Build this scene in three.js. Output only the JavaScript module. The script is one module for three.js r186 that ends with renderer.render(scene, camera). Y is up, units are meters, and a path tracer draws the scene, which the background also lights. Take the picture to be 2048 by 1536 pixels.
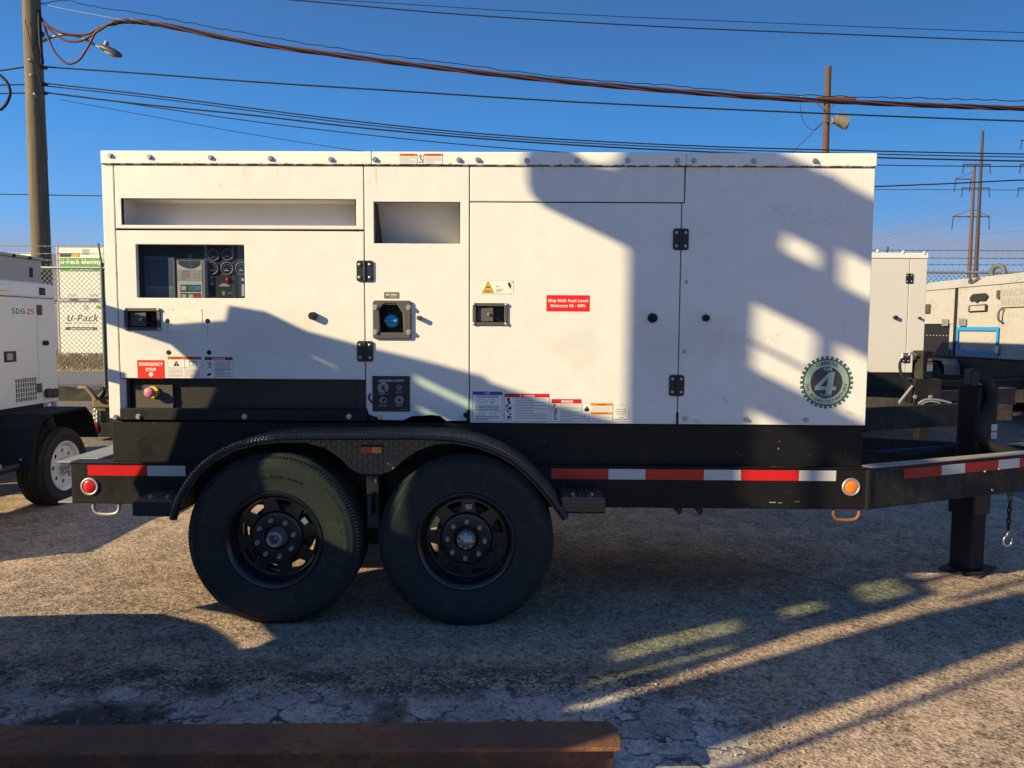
import * as THREE from 'three';
import { RoundedBoxGeometry } from 'three/addons/geometries/RoundedBoxGeometry.js';
import { mergeGeometries, toCreasedNormals } from 'three/addons/utils/BufferGeometryUtils.js';
import { FontLoader } from 'three/addons/loaders/FontLoader.js';
import { TextGeometry } from 'three/addons/geometries/TextGeometry.js';

// ---------------------------------------------------------------- camera, sky, sun, exposure
const scene = new THREE.Scene();
const camera = new THREE.PerspectiveCamera(53.08, 4 / 3, 0.05, 3000);
camera.position.set(0, 1.4, 3.8);
camera.rotation.order = 'YXZ';
camera.rotation.set(THREE.MathUtils.degToRad(-4.2), THREE.MathUtils.degToRad(0.5), THREE.MathUtils.degToRad(0.33));
camera.updateMatrixWorld(true);

const SUN = new THREE.Vector3(-1.8, 0.85, 1).normalize();
const renderer = new THREE.WebGLRenderer({ antialias: true });
renderer.toneMapping = THREE.LinearToneMapping;
renderer.toneMappingExposure = 1.9;
renderer.shadowMap.enabled = true;
const sun = new THREE.DirectionalLight(new THREE.Color().setRGB(1, 0.8, 0.46), 4.6);
sun.position.copy(SUN).multiplyScalar(60);
sun.castShadow = true;
sun.shadow.radius = 1.25;
sun.shadow.mapSize.set(4096, 4096);
Object.assign(sun.shadow.camera, { left: -20, right: 20, top: 20, bottom: -20, near: 1, far: 140 });
scene.add(sun, sun.target);

// ---------------------------------------------------------------- noise
let seed = 7;
const rnd = () => { seed = (seed * 1664525 + 1013904223) >>> 0; return seed / 4294967296; };
function noiseTile(n, cells, oct, s) {              // tileable value noise, n x n, 0..1
  seed = s; const out = new Float32Array(n * n); let amp = 1, tot = 0;
  for (let o = 0; o < oct; o++) {
    const c = cells << o; const g = new Float32Array(c * c); for (let i = 0; i < c * c; i++) g[i] = rnd();
    for (let y = 0; y < n; y++) {
      const fy = y / n * c, y0 = fy | 0, ty = fy - y0, sy = ty * ty * (3 - 2 * ty), r0 = y0 % c * c, r1 = (y0 + 1) % c * c;
      for (let x = 0; x < n; x++) {
        const fx = x / n * c, x0 = fx | 0, tx = fx - x0, sx = tx * tx * (3 - 2 * tx), a = x0 % c, b = (x0 + 1) % c;
        const t = g[r0 + a] + (g[r0 + b] - g[r0 + a]) * sx, u = g[r1 + a] + (g[r1 + b] - g[r1 + a]) * sx;
        out[y * n + x] += amp * (t + (u - t) * sy);
      }
    }
    tot += amp; amp *= 0.55;
  }
  for (let i = 0; i < n * n; i++) out[i] /= tot;
  return out;
}
const N = 512;
const nFine = noiseTile(N, 128, 2, 11), nMid = noiseTile(N, 16, 5, 23), nLow = noiseTile(N, 4, 5, 37);
const samp = (t, u, v) => {                          // bilinear, u v in tiles
  u = (u - Math.floor(u)) * N; v = (v - Math.floor(v)) * N;
  const x0 = u | 0, y0 = v | 0, fx = u - x0, fy = v - y0, x1 = (x0 + 1) % N, y1 = (y0 + 1) % N, X0 = x0 % N, Y0 = y0 % N;
  const a = t[Y0 * N + X0], b = t[Y0 * N + x1], c = t[y1 * N + X0], d = t[y1 * N + x1];
  return a + (b - a) * fx + (c + (d - c) * fx - a - (b - a) * fx) * fy;
};
const mix = (a, b, t) => a + (b - a) * t;
const smooth = (a, b, x) => { const t = Math.min(1, Math.max(0, (x - a) / (b - a))); return t * t * (3 - 2 * t); };

// ---------------------------------------------------------------- sky (computed, air and thin cloud only)
{
  const W = 1024, H = 512, d = new Float32Array(W * H * 4);
  const keys = [[-1, .1, .09, .08], [-0.02, .1, .13, .16], [0, .28, .33, .38], [.05, .17, .265, .4], [.12, .08, .205, .41], [.23, .036, .148, .365], [.33, .029, .1, .258], [.45, .025, .07, .182], [.75, .018, .06, .17], [1, .016, .055, .15]];
  for (let j = 0; j < H; j++) for (let i = 0; i < W; i++) {
    const th = (1 - (j + .5) / H) * Math.PI, ph = ((i + .5) / W - .5) * 2 * Math.PI;   // row 0 is the bottom
    const y = Math.cos(th), r = Math.sin(th), x = r * Math.cos(ph), z = r * Math.sin(ph);
    let k = 1; while (k < keys.length - 1 && y > keys[k][0]) k++;
    const A = keys[k - 1], B = keys[k], t = Math.min(1, Math.max(0, (y - A[0]) / (B[0] - A[0])));
    let c = [mix(A[1], B[1], t), mix(A[2], B[2], t), mix(A[3], B[3], t)];
    const cs = x * SUN.x + y * SUN.y + z * SUN.z, ang = Math.acos(Math.max(-1, Math.min(1, cs)));
    const g = 0.07 * Math.exp(-ang / 0.4), g2 = 1.5 * Math.exp(-ang / 0.8);
    if (y > -0.02) c = [c[0] * (1 + g2) + g, c[1] * (1 + g2) + g * .9, c[2] * (1 + g2) + g * .75];
    const cl = smooth(.3, .52, samp(nLow, ph * .32 + .13, y * 2.3)) * smooth(.005, .03, y) * (1 - smooth(.085, .135, y)) * .75;
    c = [mix(c[0], .2, cl), mix(c[1], .2, cl), mix(c[2], .255, cl)];
    const o = (j * W + i) * 4; for (let q = 0; q < 3; q++) d[o + q] = c[q] * .895; d[o + 3] = 1;
  }
  const t = new THREE.DataTexture(d, W, H, THREE.RGBAFormat, THREE.FloatType);
  t.mapping = THREE.EquirectangularReflectionMapping; t.magFilter = t.minFilter = THREE.LinearFilter; t.needsUpdate = true;
  scene.background = t; scene.environment = t;
}

// ---------------------------------------------------------------- measuring: a photo pixel gives a direction, a plane gives the distance
const F_PX = 1538;
const ray = (px, py) => new THREE.Vector3((px - 1024) / F_PX, -(py - 768) / F_PX, -1).applyQuaternion(camera.quaternion);
const onZ = (px, py, z = 0) => { const r = ray(px, py); return r.multiplyScalar((z - camera.position.z) / r.z).add(camera.position); };
const onX = (px, py, x) => { const r = ray(px, py); return r.multiplyScalar(x / r.x).add(camera.position); };
const onY = (px, py, y = 0) => { const r = ray(px, py); return r.multiplyScalar((y - camera.position.y) / r.y).add(camera.position); };
const X = (px, py = 590, z = 0) => onZ(px, py, z).x;
const Y = (py, px = 1000, z = 0) => onZ(px, py, z).y;

// ---------------------------------------------------------------- materials
const lin = (r, g, b) => new THREE.Color().setRGB(r, g, b);
const M = (c, rough = .6, metal = 0, extra = {}) => new THREE.MeshPhysicalMaterial({ color: Array.isArray(c) ? lin(...c) : new THREE.Color(c), roughness: rough, metalness: metal, ...extra });
function dataTex(n, m, f, srgb = false, rep = null) {
  const d = new Uint8Array(n * m * 4);
  for (let j = 0; j < m; j++) for (let i = 0; i < n; i++) {
    const c = f(i / n, j / m), o = (j * n + i) * 4;
    if (typeof c === 'number') d[o] = d[o + 1] = d[o + 2] = Math.max(0, Math.min(255, c * 255)); else for (let k = 0; k < 3; k++) d[o + k] = Math.max(0, Math.min(255, (srgb ? Math.pow(Math.max(0, c[k]), 1 / 2.2) : c[k]) * 255));
    d[o + 3] = 255;
  }
  const t = new THREE.DataTexture(d, n, m); t.wrapS = t.wrapT = THREE.RepeatWrapping; t.magFilter = THREE.LinearFilter; t.minFilter = THREE.LinearFilter;
  if (srgb) t.colorSpace = THREE.SRGBColorSpace; if (rep) t.repeat.set(...rep); t.needsUpdate = true; return t;
}
function canvasTex(w, h, draw) {
  const c = document.createElement('canvas'); c.width = w; c.height = h; const g = c.getContext('2d'); draw(g, w, h);
  const t = new THREE.CanvasTexture(c); t.colorSpace = THREE.SRGBColorSpace; t.anisotropy = 8; return t;
}
// powder coat: faint grime and handling marks over off-white
const paintMap = dataTex(1024, 1024, (u, v) => {
  const a = samp(nLow, u, v), b = samp(nMid, u * 2, v * 2), f = samp(nFine, u * 4, v * 4);
  let k = 1 - .05 * smooth(.5, .75, a) - .035 * (b - .5) - .015 * (f - .5);
  const spk = samp(nFine, u * 3 + .3, v * 3 + .7) * samp(nMid, u * 3, v * 3) > .57 ? .9 : 1;
  k *= spk; return [.745 * k, .735 * k * (1 - .01 * a), .715 * k * (1 - .03 * a)];
}, true, [.55, .55]);
const paintRough = dataTex(512, 512, (u, v) => .36 + .22 * samp(nMid, u * 2, v * 2) + .05 * samp(nFine, u * 3, v * 3), false, [.8, .8]);
const paintBump = dataTex(512, 512, (u, v) => samp(nMid, u * 6, v * 6) * .7 + .3 * samp(nFine, u * 4, v * 4), false, [2, 2]);
const WHITE = M('#ffffff', 1, 0, { map: paintMap, roughnessMap: paintRough, bumpMap: paintBump, bumpScale: .0006 });
const SIDE_W = 3.95, SIDE_H = 1.5, sideTex = (() => {       // one coat over the whole photographed side: runs of rust under the cap, drips under the plugs, handling marks
  const t = canvasTex(2048, 768, (g, w, h) => {
    const im = g.createImageData(w, h); for (let y = 0; y < h; y++) for (let x = 0; x < w; x++) { const u = x / w * 3.2, v = y / h * 1.2, a = samp(nLow, u * .6, v * .6), b = samp(nMid, u * 1.3, v * 1.3), f = samp(nFine, u * 4, v * 4), k = 1 - .06 * smooth(.48, .75, a) - .04 * (b - .5) - .016 * (f - .5), o = (y * w + x) * 4; im.data[o] = 224 * k; im.data[o + 1] = 222.5 * k * (1 - .006 * a); im.data[o + 2] = 219 * k * (1 - .022 * a); im.data[o + 3] = 255; } g.putImageData(im, 0, 0);
    const wx = (px, py) => { const p = onZ(px, py, 0); return [(p.x + 2.1) / SIDE_W * w, (1 - (p.y - .85) / SIDE_H) * h]; };
    seed = 44; for (let i = 0; i < 130; i++) { const px = 236 + rnd() * 1500, [x, y] = wx(px, 333), l = 4 + Math.pow(rnd(), 3) * 60; if (samp(nMid, px / 700, .2) < .46) continue; const gr = g.createLinearGradient(0, y, 0, y + l); gr.addColorStop(0, `rgba(150,105,60,${.06 + .16 * rnd()})`); gr.addColorStop(1, 'rgba(150,105,60,0)'); g.fillStyle = gr; g.fillRect(x, y, 1 + rnd() * 3, l); }
    for (const [px, py, l, a] of [[752, 333, 70, .4], [335, 650, 40, .5], [415, 650, 44, .45], [337, 712, 14, .5], [418, 712, 14, .5], [236, 340, 90, .3], [1690, 640, 50, .2]]) { const [x, y] = wx(px, py); g.fillStyle = `rgba(120,96,66,${a})`; g.fillRect(x - .8, y, 1.6, l * .5); g.fillStyle = `rgba(120,96,66,${a * .5})`; g.fillRect(x - .6, y + l * .5, 1.2, l * .5); }
    for (let i = 0; i < 260; i++) { const x = rnd() * w, y = rnd() * h; g.fillStyle = `rgba(${90 + rnd() * 60 | 0},${84 + rnd() * 50 | 0},80,${.05 + .25 * Math.pow(rnd(), 3)})`; if (rnd() < .7) g.fillRect(x, y, 1 + rnd() * 2, 1 + rnd() * 1.5); else { g.save(); g.translate(x, y); g.rotate(rnd() * 3); g.fillRect(0, 0, 6 + rnd() * 26, .8); g.restore(); } }
    for (let i = 0; i < 60; i++) { const [x, y] = wx(220 + rnd() * 1530, 800 + rnd() * 46); g.fillStyle = `rgba(110,100,88,${.05 + rnd() * .12})`; g.beginPath(); g.ellipse(x, y, 2 + rnd() * 14, 1 + rnd() * 4, rnd(), 0, 7); g.fill(); }
  });
  t.repeat.set(1 / SIDE_W, 1 / SIDE_H); t.offset.set(2.1 / SIDE_W, -.85 / SIDE_H); t.wrapS = t.wrapT = THREE.RepeatWrapping; return t;
})();
const sideBump = dataTex(1024, 1024, (u, v) => 0.9 * samp(nLow, u, v) + .018 * samp(nMid, u * 8, v * 8) + .012 * samp(nFine, u * 8, v * 8), false, [.5, .5]);
const SIDE = M('#ffffff', 1, 0, { map: sideTex, roughnessMap: paintRough, bumpMap: sideBump, bumpScale: .005 });
const WHITE_IN = M([.7, .68, .64], .6);
const blackMap = dataTex(1024, 1024, (u, v) => {
  const a = samp(nLow, u, v), b = samp(nMid, u * 3, v * 3), f = samp(nFine, u * 5, v * 5), s = samp(nMid, u * 9, v * .9);
  const dust = smooth(.52, .8, a * .5 + b * .3 + s * .2) * .7, sp = f * b > .62 ? 1 : 0;
  return [.007 + .018 * dust + .06 * sp, .0075 + .016 * dust + .055 * sp, .009 + .013 * dust + .045 * sp];
}, true, [.6, .6]);
const blackRough = dataTex(512, 512, (u, v) => .3 + .35 * samp(nLow, u * 2, v * 2) + .15 * samp(nMid, u * 3, v * 3), false, [.8, .8]);
const BLACK = M('#ffffff', 1, 0, { specularIntensity: .55, map: blackMap, roughnessMap: blackRough, bumpMap: paintBump, bumpScale: .001 });
const DUSTY = M('#ffffff', .7, 0, { specularIntensity: .6, map: dataTex(1024, 1024, (u, v) => {
  const a = samp(nLow, u, v), b = samp(nMid, u * 3, v * 3), s = samp(nMid, u * 8, v * .8), f = samp(nFine, u * 5, v * 5);
  const k = smooth(.35, .75, a * .45 + b * .25 + s * .3), sp = f * b > .6 ? 1 : 0;
  return [.014 + .04 * k + .1 * sp, .0125 + .029 * k + .07 * sp, .012 + .022 * k + .05 * sp];
}, true, [.9, .9]) });
const RAIL = (() => {          // the long black side: chips, scratches and dried splashes over paint
  const X0 = -2.3, W = 4.2, Y0 = .44, H = .52, t = canvasTex(2048, 256, (g, w, h) => {
    const im = g.createImageData(w, h); for (let y = 0; y < h; y++) for (let x = 0; x < w; x++) { const u = x / w * 4, v = y / h * .5, d = smooth(.5, .82, samp(nLow, u, v) * .5 + samp(nMid, u * 2, v * 2) * .3 + samp(nMid, u * 7, v * .7) * .2), f = samp(nFine, u * 5, v * 5), o = (y * w + x) * 4, c = 19 + 15 * d + 5 * (f - .5); im.data[o] = c; im.data[o + 1] = c * .99; im.data[o + 2] = c * 1.03; im.data[o + 3] = 255; } g.putImageData(im, 0, 0);
    const at = (px, py) => { const p = onZ(px, py, .03); return [(p.x - X0) / W * w, (1 - (p.y - Y0) / H) * h]; };
    seed = 58; for (let i = 0; i < 240; i++) { g.fillStyle = `rgba(${150 + rnd() * 60 | 0},${140 + rnd() * 60 | 0},${125 + rnd() * 60 | 0},${.1 + .6 * Math.pow(rnd(), 4)})`; const q = .5 + Math.pow(rnd(), 4) * 3.2; g.fillRect(rnd() * w, rnd() * h, q, q * (.5 + rnd())); }
    for (let i = 0; i < 46; i++) { g.save(); g.translate(rnd() * w, rnd() * h); g.rotate((rnd() - .5) * 1.2); g.fillStyle = `rgba(150,146,140,${.06 + .22 * Math.pow(rnd(), 2)})`; g.fillRect(0, 0, 5 + rnd() * 34, .8); g.restore(); }
    for (const [px, py, ww, hh] of [[1538, 1004, 17, 2], [1556, 1005, 10, 1.5], [1590, 1003, 12, 1], [1478, 907, 2, 2], [1484, 912, 2, 2], [1564, 884, 1.5, 3], [1562, 898, 2, 5], [1698, 904, 2, 2], [1365, 1007, 2, 2], [1088, 884, 2, 2], [1128, 972, 2, 3]]) { const [x, y] = at(px, py); g.fillStyle = 'rgba(214,206,192,.85)'; g.fillRect(x, y, ww, hh); }
    for (let i = 0; i < 70; i++) { g.fillStyle = `rgba(92,74,52,${.08 + rnd() * .2})`; g.beginPath(); g.ellipse(rnd() * w, h * (.86 + rnd() * .14), 2 + rnd() * 22, 1 + rnd() * 4, 0, 0, 7); g.fill(); }
  });
  t.repeat.set(1 / W, 1 / H); t.offset.set(-X0 / W, -Y0 / H); t.wrapS = t.wrapT = THREE.RepeatWrapping;
  return M('#ffffff', 1, 0, { specularIntensity: .55, map: t, roughnessMap: blackRough, bumpMap: paintBump, bumpScale: .001 });
})();
const PLASTIC = M([.011, .011, .013], .5), PLASTIC_GREY = M([.075, .07, .065], .6), RUBBER = M([.012, .012, .013], .85);
const STEEL = M([.42, .42, .42], .38, .85), ZINC = M([.5, .48, .42], .42, .8), GALV = M([.36, .37, .38], .5, .6), CHROME = M([.55, .54, .52], .25, .9);
const RED_LENS = M([.5, .012, .012], .25, 0, { clearcoat: .8 }), AMBER_LENS = M([.75, .2, .01], .25, 0, { clearcoat: .8 });
const rustF = (u, v) => {
  const a = samp(nLow, u, v), b = samp(nMid, u * 2.5, v * 2.5), f = samp(nFine, u * 4, v * 4), k = smooth(.35, .68, a * .55 + b * .45), d = smooth(.55, .75, b);
  return [mix(.14, .33, k) * (.75 + .5 * f) * (1 - .4 * d), mix(.062, .125, k) * (.75 + .5 * f) * (1 - .4 * d), mix(.034, .042, k) * (.75 + .5 * f)];
};
const RUST = M('#ffffff', .85, 0, { map: dataTex(1024, 1024, rustF, true, [.9, .9]), bumpMap: paintBump, bumpScale: .003 });
const RUST_BAR = M([.2, .085, .035], .8);
const GLASS = M([.9, .94, .95], .02, 0, { transmission: 1, thickness: 0, ior: 1.5 });
const SMOKE_GLASS = M([.68, .71, .75], .02, 0, { transmission: 1, thickness: 0, ior: 1.5 });
const GREEN_GLASS = M([.48, .66, .56], .02, 0, { transmission: 1, thickness: 0, ior: 1.5 });

// ---------------------------------------------------------------- building helpers
const taken = {};
const numbered = (n) => { const k = taken[n] = (taken[n] ?? -1) + 1; return k ? `${n}_${String(k).padStart(3, '0')}` : n; };
function thing(name, label, category, group) {
  const o = new THREE.Group(); o.name = numbered(name); o.userData = { label, category }; if (group) o.userData.group = group; scene.add(o); return o;
}
function settle(o, x, y, z) { for (const c of o.children) { c.position.x -= x; c.position.y -= y; c.position.z -= z; } o.position.set(x, y, z); return o; }
function add(parent, name, geo, mat, pos, rot) {
  const m = new THREE.Mesh(geo, mat); m.name = name; m.castShadow = m.receiveShadow = true;
  if (pos) m.position.set(...pos); if (rot) m.rotation.set(...rot); parent.add(m); return m;
}
function single(name, geo, mat, label, category, group) {
  const m = add(scene, numbered(name), geo, mat); m.userData = { label, category }; if (group) m.userData.group = group; return m;
}
function struct(name, geo, mat) { const m = add(scene, name, geo, mat); m.userData = { kind: 'structure', label: name.replace(/_/g, ' ') }; return m; }
const box = (x0, x1, y0, y1, z0, z1, r = .004, seg = 1) => {
  const w = x1 - x0, h = y1 - y0, d = z1 - z0, g = new RoundedBoxGeometry(w, h, d, seg, Math.min(r, w / 2.01, h / 2.01, d / 2.01));
  const p = g.attributes.position, n = g.attributes.normal, uv = g.attributes.uv;       // uv in metres
  for (let i = 0; i < p.count; i++) {
    const ax = Math.abs(n.getX(i)), ay = Math.abs(n.getY(i)), az = Math.abs(n.getZ(i));
    const px = p.getX(i) + (x0 + x1) / 2, py = p.getY(i) + (y0 + y1) / 2, pz = p.getZ(i) + (z0 + z1) / 2;
    if (az >= ax && az >= ay) uv.setXY(i, px, py); else if (ax >= ay) uv.setXY(i, pz, py); else uv.setXY(i, px, pz);
  }
  return g.translate((x0 + x1) / 2, (y0 + y1) / 2, (z0 + z1) / 2);
};
const cylZ = (r, l, seg = 24, r2 = r) => new THREE.CylinderGeometry(r2, r, l, seg).rotateX(Math.PI / 2).translate(0, 0, l / 2);   // along +z from 0
const merge = (list) => mergeGeometries(list.map((g) => { g = g.index ? g.toNonIndexed() : g; for (const k of Object.keys(g.attributes)) if (!['position', 'normal', 'uv'].includes(k)) g.deleteAttribute(k); return g; }));
const tube = (pts, r, seg = 48, rad = 8) => new THREE.TubeGeometry(new THREE.CatmullRomCurve3(pts.map((p) => Array.isArray(p) ? new THREE.Vector3(...p) : p)), seg, r, rad, false);
function rrect(x0, y0, x1, y1, r = 0, path = new THREE.Shape()) {
  if (!r) { path.moveTo(x0, y0); path.lineTo(x1, y0); path.lineTo(x1, y1); path.lineTo(x0, y1); path.closePath(); return path; }
  path.moveTo(x0 + r, y0); path.lineTo(x1 - r, y0); path.absarc(x1 - r, y0 + r, r, -Math.PI / 2, 0); path.lineTo(x1, y1 - r); path.absarc(x1 - r, y1 - r, r, 0, Math.PI / 2);
  path.lineTo(x0 + r, y1); path.absarc(x0 + r, y1 - r, r, Math.PI / 2, Math.PI); path.lineTo(x0, y0 + r); path.absarc(x0 + r, y0 + r, r, Math.PI, Math.PI * 1.5); return path;
}
const poly = (pts) => { const s = new THREE.Shape(); pts.forEach(([x, y], i) => i ? s.lineTo(x, y) : s.moveTo(x, y)); s.closePath(); return s; };
function plate(shape, zFront, depth, bevel = .0025, curve = 8) {          // extruded sheet whose front lies at zFront
  const g = new THREE.ExtrudeGeometry(shape, { depth: depth - 2 * bevel, bevelEnabled: bevel > 0, bevelThickness: bevel, bevelSize: bevel, bevelOffset: -bevel, bevelSegments: 2, curveSegments: curve });
  return g.translate(0, 0, zFront - depth + bevel);
}
const hexBolt = merge([new THREE.CylinderGeometry(.0095, .0095, .008, 6).rotateX(Math.PI / 2).translate(0, 0, .007), new THREE.CylinderGeometry(.0135, .0135, .003, 20).rotateX(Math.PI / 2).translate(0, 0, .0015)]);
const roundHead = merge([new THREE.SphereGeometry(.0085, 14, 8, 0, 6.3, 0, 1.5).rotateX(Math.PI / 2).scale(1, 1, .7), new THREE.CylinderGeometry(.0085, .0085, .001, 14).rotateX(Math.PI / 2)]);
function decal(parent, name, r, z, w, h, draw, rough = .45) {             // r = photo pixels of a flat label lying at depth z
  const a = onZ(r[0], r[1], z), b = onZ(r[2], r[3], z);
  return add(parent, name, new THREE.PlaneGeometry(b.x - a.x, a.y - b.y), M('#ffffff', rough, 0, { map: canvasTex(w, h, draw) }), [(a.x + b.x) / 2, (a.y + b.y) / 2, z]);
}
const font = (g, px, bold = true, face = 'sans-serif') => { g.font = `${bold ? 'bold ' : ''}${px}px ${face}`; };
function text(g, s, x, y, px, col, maxW, align = 'center', bold = true) { font(g, px, bold); g.fillStyle = col; g.textAlign = align; g.textBaseline = 'middle'; g.fillText(s, x, y, maxW); }
function scribble(g, x, y, w, rows, step, col = '#333', hgt = 3, s = 5) { seed = s; g.fillStyle = col; for (let i = 0; i < rows; i++) { let cx = x; const end = x + w * (rnd() > .75 ? .55 : .97); while (cx < end) { const l = 4 + rnd() * 12; g.fillRect(cx, y + i * step, Math.min(l, end - cx), hgt); cx += l + 3; } } }

// ================================================================ SETTING
// asphalt yard: one near sheet with its own map, one far sheet with a repeating one
const asphaltBase = (x, z) => {                       // colour and height from grain, patches and stones
  const f = samp(nFine, x * 1.9, z * 1.9), f2 = samp(nFine, x * .83 + .3, z * .83 + .1), m = samp(nMid, x * .5, z * .5), m2 = samp(nMid, x * 1.7 + .4, z * 1.7), l = samp(nLow, x * .11 + .2, z * .11);
  const f3 = samp(nFine, x * .41 + .6, z * .41 + .3); let k = .62 + 1.0 * (f - .5) + .95 * (f2 - .5) + .5 * (f3 - .5) + .45 * (m - .5) + .3 * (m2 - .5) + .5 * (l - .5);
  let h = .5 + .5 * (f - .5) + .5 * (f2 - .5) + .25 * (f3 - .5) + .25 * (m2 - .5);
  const pit = smooth(.62, .8, f2 * .6 + samp(nFine, x * 1.3 + .7, z * 1.3) * .4); k *= 1 - .7 * pit; h -= .3 * pit;
  return [k, h, m, l];
};
const NX0 = -4.2, NX1 = 4.2, NZ0 = -3.2, NZ1 = 3.6, TS = 2048;
const nearCol = new Uint8Array(TS * TS * 4), nearHgt = new Uint8Array(TS * TS * 4);
{
  seed = 91; const CELL = .21, gw = 64, pts = new Float32Array(gw * gw * 2); for (let i = 0; i < gw * gw * 2; i++) pts[i] = rnd();
  const P0 = onY(150, 1340), P1 = onY(380, 1440);
  for (let j = 0; j < TS; j++) for (let i = 0; i < TS; i++) {
    const x = NX0 + (i + .5) / TS * (NX1 - NX0), z = NZ1 - (j + .5) / TS * (NZ1 - NZ0);
    let [k, h, m, l] = asphaltBase(x, z); let r = .42, g = .315, b = .225;
    const wob = (samp(nMid, x * .45 + .1, z * .45) - .5) * .5, wob2 = (samp(nMid, x * 1.3, z * 1.3 + .2) - .5) * .12;
    // worn old paving in the foreground: pale and crazed
    const zone = smooth(.86, .98, z + wob * .45 + wob2) * (1 - smooth(.55, .95, x + wob)) ;
    if (zone > .01) {
      const wx = x + (samp(nMid, x * .9, z * .9) - .5) * .16 + (samp(nFine, x * .35, z * .35) - .5) * .02, wz = z * 1.25 + (samp(nMid, x * .9 + .5, z * .9) - .5) * .16;
      const cx = Math.floor(wx / CELL), cz = Math.floor(wz / CELL); let d1 = 9, d2 = 9, id = 0;
      for (let q = -1; q <= 1; q++) for (let p = -1; p <= 1; p++) {
        const o = (((cz + q) % gw + gw) % gw * gw + ((cx + p) % gw + gw) % gw) * 2, dx = (cx + p + pts[o]) * CELL - wx, dz = (cz + q + pts[o + 1]) * CELL - wz, d = Math.hypot(dx, dz);
        if (d < d1) { d2 = d1; d1 = d; id = o; } else if (d < d2) d2 = d;
      }
      const e = d2 - d1, wid = .004 + .014 * smooth(.35, .7, samp(nMid, x * .8 + .3, z * .8)), crack = (1 - smooth(wid * .3, wid * 1.5, e)) * zone * (.75 + .25 * smooth(.35, .55, samp(nMid, x * .6 + .6, z * .6 + .2)));
      const tone = .78 + .5 * pts[id];
      r = mix(r, .34 * tone, zone * .85); g = mix(g, .328 * tone, zone * .85); b = mix(b, .315 * tone, zone * .85); k = mix(k, .72 + (k - .6) * .75, zone);
      k *= 1 - .92 * crack; h = mix(h, .62 + (h - .5) * .4, zone) - .6 * crack;
    }
    // dark loose grit along the edge of the worn part, soil filled holes, wet dark streak
    const grit = smooth(.36, .55, samp(nMid, x * .33 + .2, z * .5 + .4) * .55 + .45 * samp(nFine, x * .9, z * .9)) * smooth(.62, .8, z + wob2) * (1 - smooth(.92, 1.06, z + wob * .3)) * (1 - smooth(.4, 1.1, x));
    const hx = (x - (P0.x + P1.x) / 2) / .3, hz = (z - 1.3) / .26, hole = 1 - smooth(.75, 1.15, Math.hypot(hx, hz) + wob * 1.1 + wob2 * 3);
    const sx = (x + .47 + wob * .1) / .07, streak = (1 - smooth(.7, 1.3, Math.abs(sx) + wob2 * 2)) * smooth(.95, 1.05, z) * .8;
    const dk = Math.min(1, Math.max(grit * .95, hole, streak));
    r = mix(r, .06, dk); g = mix(g, .055, dk); b = mix(b, .05, dk); h -= .12 * hole;
    // rust-brown oil stain on the yard under the trailer
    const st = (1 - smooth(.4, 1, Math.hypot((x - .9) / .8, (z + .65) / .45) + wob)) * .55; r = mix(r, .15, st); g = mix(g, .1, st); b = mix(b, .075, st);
    // one long crack running off under the tongue
    const t = (x - 1.55) / 1.3, ln = Math.abs((z - (-.35 + 1.15 * (x - 1.75))) + wob2 * .9);
    if (t > -.2 && t < 1.4) { const c = 1 - smooth(.004, .016, ln); k *= 1 - .55 * c; h -= .3 * c; }
    const o = (j * TS + i) * 4; k = Math.max(.18, k * 1.45);
    const c = [r * k, g * k, b * k]; for (let q = 0; q < 3; q++) nearCol[o + q] = Math.min(255, Math.pow(Math.max(0, c[q]), 1 / 2.2) * 255);
    nearHgt[o] = nearHgt[o + 1] = nearHgt[o + 2] = Math.max(0, Math.min(255, h * 255)); nearCol[o + 3] = nearHgt[o + 3] = 255;
  }
}
const rawTex = (d, srgb) => { const t = new THREE.DataTexture(d, TS, TS); t.magFilter = t.minFilter = THREE.LinearFilter; if (srgb) t.colorSpace = THREE.SRGBColorSpace; t.needsUpdate = true; return t; };
const nearMat = M('#ffffff', .92, 0, { map: rawTex(nearCol, true), bumpMap: rawTex(nearHgt), bumpScale: .007 });
struct('asphalt_yard', new THREE.PlaneGeometry(NX1 - NX0, NZ1 - NZ0).rotateX(-Math.PI / 2).translate((NX0 + NX1) / 2, 0, (NZ0 + NZ1) / 2), nearMat);
const FT = 8, farMap = dataTex(1024, 1024, (u, v) => { const [k] = asphaltBase(u * FT / 1, v * FT / 1); const q = Math.max(.18, k * 1.45); return [.25 * q, .2 * q, .155 * q]; }, true);
const farBump = dataTex(1024, 1024, (u, v) => asphaltBase(u * FT, v * FT)[1]);
const metreUV = (g, s) => { const p = g.attributes.position, uv = g.attributes.uv; for (let i = 0; i < p.count; i++) uv.setXY(i, p.getX(i) / s, p.getZ(i) / s); return g; };
struct('ground', metreUV(new THREE.PlaneGeometry(1600, 1600).rotateX(-Math.PI / 2).translate(0, -.004, -500), FT), M('#ffffff', .92, 0, { map: farMap, bumpMap: farBump, bumpScale: .007 }));
struct('road', metreUV(new THREE.PlaneGeometry(140, 7.6).rotateX(-Math.PI / 2).translate(0, .002, -15.6), 3), M([.16, .155, .16], .9));
const grassMap = dataTex(512, 512, (u, v) => { const a = samp(nMid, u * 3, v * 3), f = samp(nFine, u * 3, v * 3), k = .6 + .8 * f; return [mix(.34, .5, a) * k, mix(.26, .36, a) * k, mix(.11, .16, a) * k]; }, true);
struct('grass_verge', metreUV(new THREE.PlaneGeometry(140, 12).rotateX(-Math.PI / 2).translate(0, .004, -25.4), 2), M('#ffffff', 1, 0, { map: grassMap }));
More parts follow.
